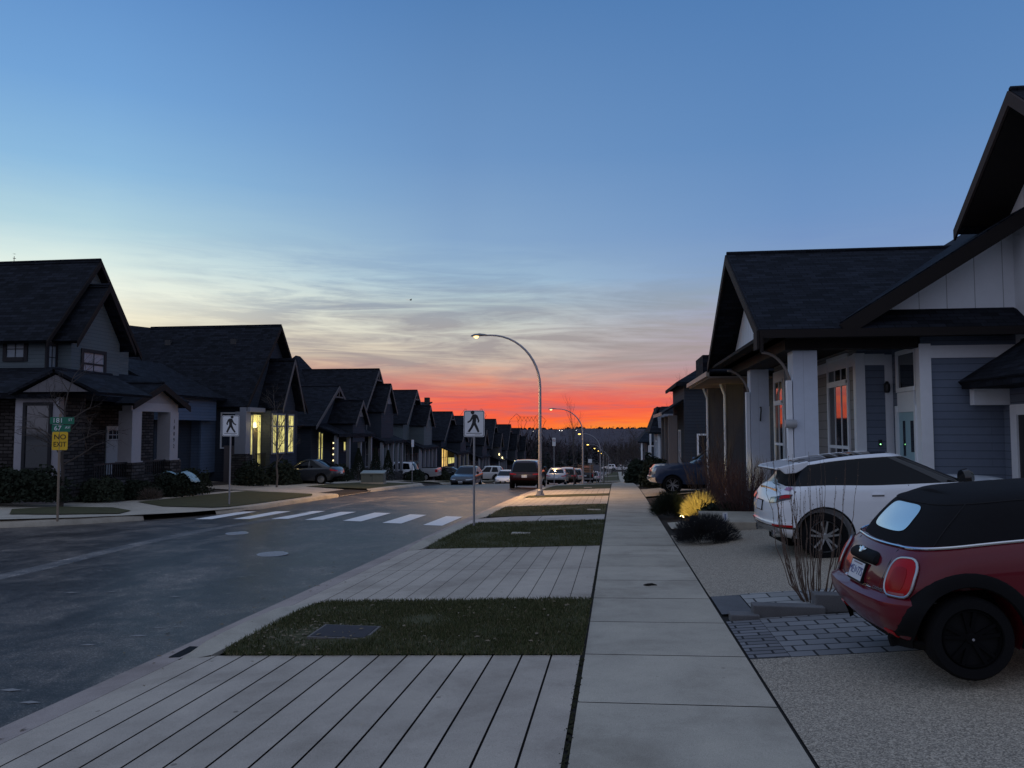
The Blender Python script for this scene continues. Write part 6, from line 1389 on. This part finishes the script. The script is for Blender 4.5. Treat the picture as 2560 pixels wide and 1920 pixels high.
for (x, y, rx, ry, hh, lab) in ((-19.3, 39.0, .9, .8, 1.25, 'dark bush below the side gate of the blue sided house'), (-18.9, 42.0, 1.0, 1.5, 1.25, 'dark bush in front of the yellow lit porch'), (-18.6, 45.4, .9, 1.0, 1.2, 'dark bush between the lit bay and the dark driveway sedan'), (-18.8, 50.5, .9, 1.2, 1.1, 'dark bush in front of the low gabled house, beside its driveway')):
    leaf_bush(lab, x, y, rx, ry, hh, 2400, M_leafd, .07, 'round_bush')
for (x, y, hh, lab) in ((-18.4, 53.6, 2.3, 'first dark cone shaped shrub, just left of the glowing door panes'), (-18.2, 57.0, 2.5, 'second dark cone shaped shrub, at the small porch gable'), (-18.2, 60.2, 2.4, 'third dark cone shaped shrub, left of the tall gabled house')):
    z = H(x, y); root = thing('cone_shrub', lab, 'shrub', (x, y, z), 0, 'cone shrubs before the left row'); mb = MB()
    for k in range(1500):
        t_ = rnd.random()**.7; a = rnd.uniform(0, 6.28); rr_ = .62*(1-t_)*rnd.uniform(.5, 1.1)+.04; p = Vector((rr_*math.cos(a), rr_*math.sin(a), hh*t_)); d = Vector((math.cos(a)*.4, math.sin(a)*.4, 1)).normalized()*.09; b = d.orthogonal().normalized()*.03; mb.add([p-b, p+b, p+d], [(0, 1, 2)])
    mb.build('foliage', M_leafd, root, uv=False); MB().tube([(0, 0, -.1), (0, 0, hh*.8)], [.05, .01], 5).build('trunk', M_bark, root)
for (x, y, rx, ry, hh, lab) in ((-17.6, 66.5, .8, 1.5, 1.0, 'low dark bush left of the parked white crossover'), (-17.9, 79.0, .8, 1.2, 1.0, 'low dark bush right of the silver pickup'), (-18.0, 93.0, .9, 2.5, 1.5, 'dark bush under the amber lit windows'), (-18, 104, .9, 2.5, 1.4, 'dark bush far down the left row')):
    leaf_bush(lab, x, y, rx, ry, hh, 1600, M_leafd, .09, 'round_bush')
bare_tree('slender bare street tree against the red sky by the second lamp', -2.75, 50.5, 4.6, .035, .28, 1.0, 5, 3, .42, M_bark2, nb=10, name='street_tree')
for (x, y, hh, lab) in ((-1.5, 125, 5, 'thin bare street tree staked beside the third lamp'), (.2, 165, 6, 'thin bare street tree far down the right kerb'), (-1.0, 62, 3.2, 'young staked tree where the sidewalk dips')):
    bare_tree(lab, x, y, hh, .045, .3, .9, 4, 3, .4, M_bark2, nb=8, name='street_tree')
def conifer(label, x, y, h, w_, gp='dark conifers beyond the street'):
    z = H(x, y); root = thing('conifer', label, 'tree', (x, y, z), 0, gp); MB().tube([(0, 0, -.3), (0, 0, h*.97)], [h*.018, .02], 6).build('trunk', M_bark, root); mb = MB(); nl = int(h*2.4)
    for i in range(nl):
        t_ = (i+rnd.random()*.6)/nl; zz = h*(.08+.92*t_); rr_ = w_*(1-t_)**.85+.08
        for k in range(11):
            a = rnd.uniform(0, 6.28); l_ = rr_*rnd.uniform(.55, 1.12); d = Vector((math.cos(a), math.sin(a), -.25)); s_ = Vector((-math.sin(a), math.cos(a), 0))*l_*.22; p = Vector((0, 0, zz))
            mb.add([p, p+d*l_*.55+s_, p+d*l_+Vector((0, 0, l_*.1)), p+d*l_*.55-s_], [(0, 1, 2, 3)])
    mb.build('crown', M_conif, root, uv=False)
for (u, y, top, w_, lab) in ((1348, 190, 1.9, 3.2, 'tall pointed conifer just right of the near lamp pole'), (1333, 200, -3, 3.0, 'shorter conifer left of the tall pointed one'), (1372, 215, -3.6, 3.4, 'broad conifer right of the tall pointed one'), (1400, 225, -2.2, 3.2, 'dark conifer behind the no parking sign'), (1424, 240, -2.6, 3.4, 'dark conifer behind the slender street tree'), (1447, 262, -.6, 3.2, 'dark conifer left of the second lamp pole'), (1466, 285, -1.8, 3.5, 'dark conifer right of the second lamp pole')):
    x = (u-1540)/1923*y; conifer(lab, x, y, top-H(x, y), w_)
for (x, y, hh, lab) in ((1.5, 205, 9, 'dark bare tree beyond the right hand houses, leftmost'), (4.5, 180, 9, 'dark bare tree behind the far right house roofs'), (5, 225, 11, 'dark bare tree behind the far lights, tallest'), (8, 150, 8, 'dark bare tree just beyond the last right hand house'), (-1.5, 262, 10, 'dark bare tree at the foot of the hill beyond the lamps'), (9, 250, 12, 'dark spreading bare tree right of the far lamps')):
    bare_tree(lab, x, y, hh, .16, .6, .4, 5, 4, .15, M_bark, nb=16, group='bare trees beyond the street')
x_ = 3.9; bare_tree('fine bare tree showing over the third house on the right', 5.4, 66, 7.5, .06, .4, .8, 5, 3, .5, M_bark2, nb=9)
conifer('conifer whose tip shows over the corner house roof at the far left', -52, 60, 17.6-H(-52, 60), 2.2, None)
# woods in the valley and on the ridge, one mass
mb = MB(); mb2 = MB()
def zfar(x, y):
    if y < 610: return g(y)+1.0 if abs(x) > 40 else g(y)+.3
    k = min(1, max(0, (y-1100)/1800)); k = k*k*(3-2*k); return -25*(1-k)+k*(2.5+7*noise.noise(Vector((x/420, 1.7, 0)))+3.5*noise.noise(Vector((x/90, 3.1, 0))))
for k in range(3400):
    y = 255+2300*rnd.random()**2.1; x = rnd.uniform(-.42, .16)*y+rnd.uniform(-8, 8)
    if y < 340 and -22 < x < 12: continue
    z = zfar(x, y); far_ = y > 900; hh = rnd.uniform(7, 13)*(1 if y > 500 else .95)
    con = rnd.random() < .33; tgt = mb if con else mb2; ww = hh*(.2 if con else .42)
    for q in range(26 if not far_ else 9):
        t_ = rnd.random(); a = rnd.uniform(0, 6.28); rr_ = ww*((1-t_) if con else math.sqrt(max(0, 1-(t_*2-1)**2)))*rnd.random()**.5; p = Vector((x+rr_*math.cos(a), y+rr_*math.sin(a), z+hh*((.05+.95*t_) if con else (.25+.75*t_))))
        L = hh*(.16 if con else .26); d = Vector((rnd.gauss(0, .5), rnd.gauss(0, .5), -.3 if con else 1)).normalized()*L; s_ = Vector((rnd.gauss(0, 1), rnd.gauss(0, 1), 0)).normalized()*L*(.35 if con else .10)
        tgt.add([p-s_, p+s_, p+d], [(0, 1, 2)])
for k in range(520):     # tree tops along the ridge
    x = rnd.uniform(-1500, 620); y = rnd.uniform(2750, 3000); z = zfar(x, y); hh = rnd.uniform(2, 8)*(1 if noise.noise(Vector((x/60, 0, 5))) > -.1 else .4); w_ = hh*rnd.uniform(.4, 1.3)
    mb.add([(x-w_, y, z-3), (x+w_, y, z-3), (x+w_*.5, y+2, z+hh*.6), (x, y, z+hh), (x-w_*.6, y+1, z+hh*.55)], [(0, 1, 2, 3, 4)])
o = mb.build('evergreen_woods', mat('woods_dark', (.022, .022, .026), .95), uv=False); o['kind'] = 'stuff'
o = mb2.build('bare_woods', mat('woods_bare', (.06, .048, .052), .95), uv=False); o['kind'] = 'stuff'
# lights on the ridge
M_city = mat('city_light', (1, 1, 1), emit=(1, .93, .8), es=5); M_cityg = mat('city_light_green', (1, 1, 1), emit=(.85, 1, .9), es=7); M_cityo = mat('city_light_orange', (1, .7, .3), emit=(1, .62, .2), es=7)
for (u, v, m_, s_, lab) in ((1412, 1082.5, M_cityg, 1.9, 'bright greenish light on the ridge left of the bare street tree'), (1416.5, 1081, M_city, 1.1, 'faint light beside the bright greenish one on the ridge'), (1333, 1078, M_city, 1.1, 'single white light on the ridge left of the near lamp pole'), (1399, 1076, M_city, .9, 'tiny light on the ridge, first of three on the skyline'), (1405, 1076.5, M_city, .9, 'tiny light on the ridge, second of three on the skyline'), (1441, 1076, M_city, .9, 'tiny light on the ridge just left of the second lamp'), (1576, 1083, M_cityo, 2.3, 'bright orange light on the ridge at the right end of the sunset'), (1488, 1079, M_city, .9, 'tiny light on the ridge right of the second lamp'), (1530, 1080, M_city, .9, 'tiny light on the ridge above the far yellow lamps')):
    Y = 2300; yaw, pit = R(7.7), R(3.392); cx_, cz_ = (u-1280)/1923, -(v-960)/1923; yy, zz = math.cos(pit)-math.sin(pit)*cz_, math.sin(pit)+math.cos(pit)*cz_
    d = Vector((math.cos(yaw)*cx_-math.sin(yaw)*yy, math.sin(yaw)*cx_+math.cos(yaw)*yy, zz)); p = Vector((0, 0, 1.9))+d*(Y/d.y)
    mb = MB(); mb.lathe([(.05, -s_), (s_*.8, -s_*.55), (s_, 0), (s_*.8, s_*.55), (.05, s_)], Matrix.Translation(p), 8)
    MB; tag(mb.build('ridge_light', m_, smooth=True), lab, 'distant light', 'lights along the far ridge')
# power line towers
M_lat = mat('lattice_steel', (.06, .05, .055), .7, metal=.3)
def pylon(label, xc, yc, zb_, zt_, wtop):
    root = thing('power_tower', label, 'power tower', (xc, yc, zb_), 0, 'power line towers on the skyline'); h_ = zt_-zb_; mb = MB(); t = .10
    bar = lambda a, b: mb.tube([a, b], t, 4)
    zt0 = h_*.84; d = 2.2
    for y in (-d, d):
        bar((-wtop*.5, 0, zt0), (wtop*.5, 0, zt0)); bar((-wtop*.28, y, h_*.93), (wtop*.28, y, h_*.93)); bar((-wtop*.5, 0, zt0), (-wtop*.30, y, h_)); bar((wtop*.5, 0, zt0), (wtop*.30, y, h_)); bar((-wtop*.30, y, h_), (-wtop*.2, y, h_*.93)); bar((wtop*.30, y, h_), (wtop*.2, y, h_*.93))
        n = 12
        for k in range(n):
            x0, x1 = -wtop*.3+wtop*.6*k/n, -wtop*.3+wtop*.6*(k+1)/n; bar((x0, y, zt0 if k % 2 else h_*.93), (x1, y, h_*.93 if k % 2 else zt0))
    mb.build('crossarm', M_lat, root); mb = MB()
    for sd in (-1, 1):
        for y in (-d*1.5, d*1.5):
            bar((sd*wtop*.27, 0, zt0), (sd*wtop*.10, y, 0)); bar((sd*wtop*.18, 0, zt0), (sd*wtop*.10, y, 0))
        for k in range(7):
            f0, f1 = k/7, (k+1)/7; bar((sd*(wtop*.27-wtop*.17*f0), 0, zt0*(1-f0)), (sd*(wtop*.18-wtop*.08*f1), 0, zt0*(1-f1)))
    mb.build('tower_legs', M_lat, root); mb = MB()
    for xx in (-.47, -.02, .47): mb.tube([(wtop*xx, 0, zt0), (wtop*xx-1.5, 0, zt0-3), (wtop*xx-3.0, 0, zt0-7.5)], .22, 4)
    mb.build('insulator_strings', M_lat, root)
f_ = 700/1923
pylon('skyline power tower right of the near crossing sign, straddling the lamp pole', (1320-1540)*f_, 700, -26, 1.9+40*f_, 95*f_)
pylon('skyline power tower mostly hidden behind the near crossing sign', (1183-1540)*.46, 880, -26, 1.9+54*.45, 66*.48)
b = MB(); b.v = [Vector(p) for p in ((0, 0, 0), (.3, .05, .02), (-.25, 0, .02), (.02, .12, .03), (-.5, .75, .14), (.02, .2, .03), (-.5, -.75, .14), (.02, -.12, .03), (0, 0, -.06))]; b.f = [(0, 1, 3), (0, 7, 1), (0, 3, 2), (0, 2, 7), (3, 4, 2), (7, 2, 6), (1, 8, 2), (1, 3, 4), (1, 6, 7)]
o = b.build('bird', M_black); o.location = (-32.5, 119, 22.6); o.rotation_euler = (0, 0, R(60)); tag(o, 'small dark bird gliding in the pale sky above the lamps', 'bird')
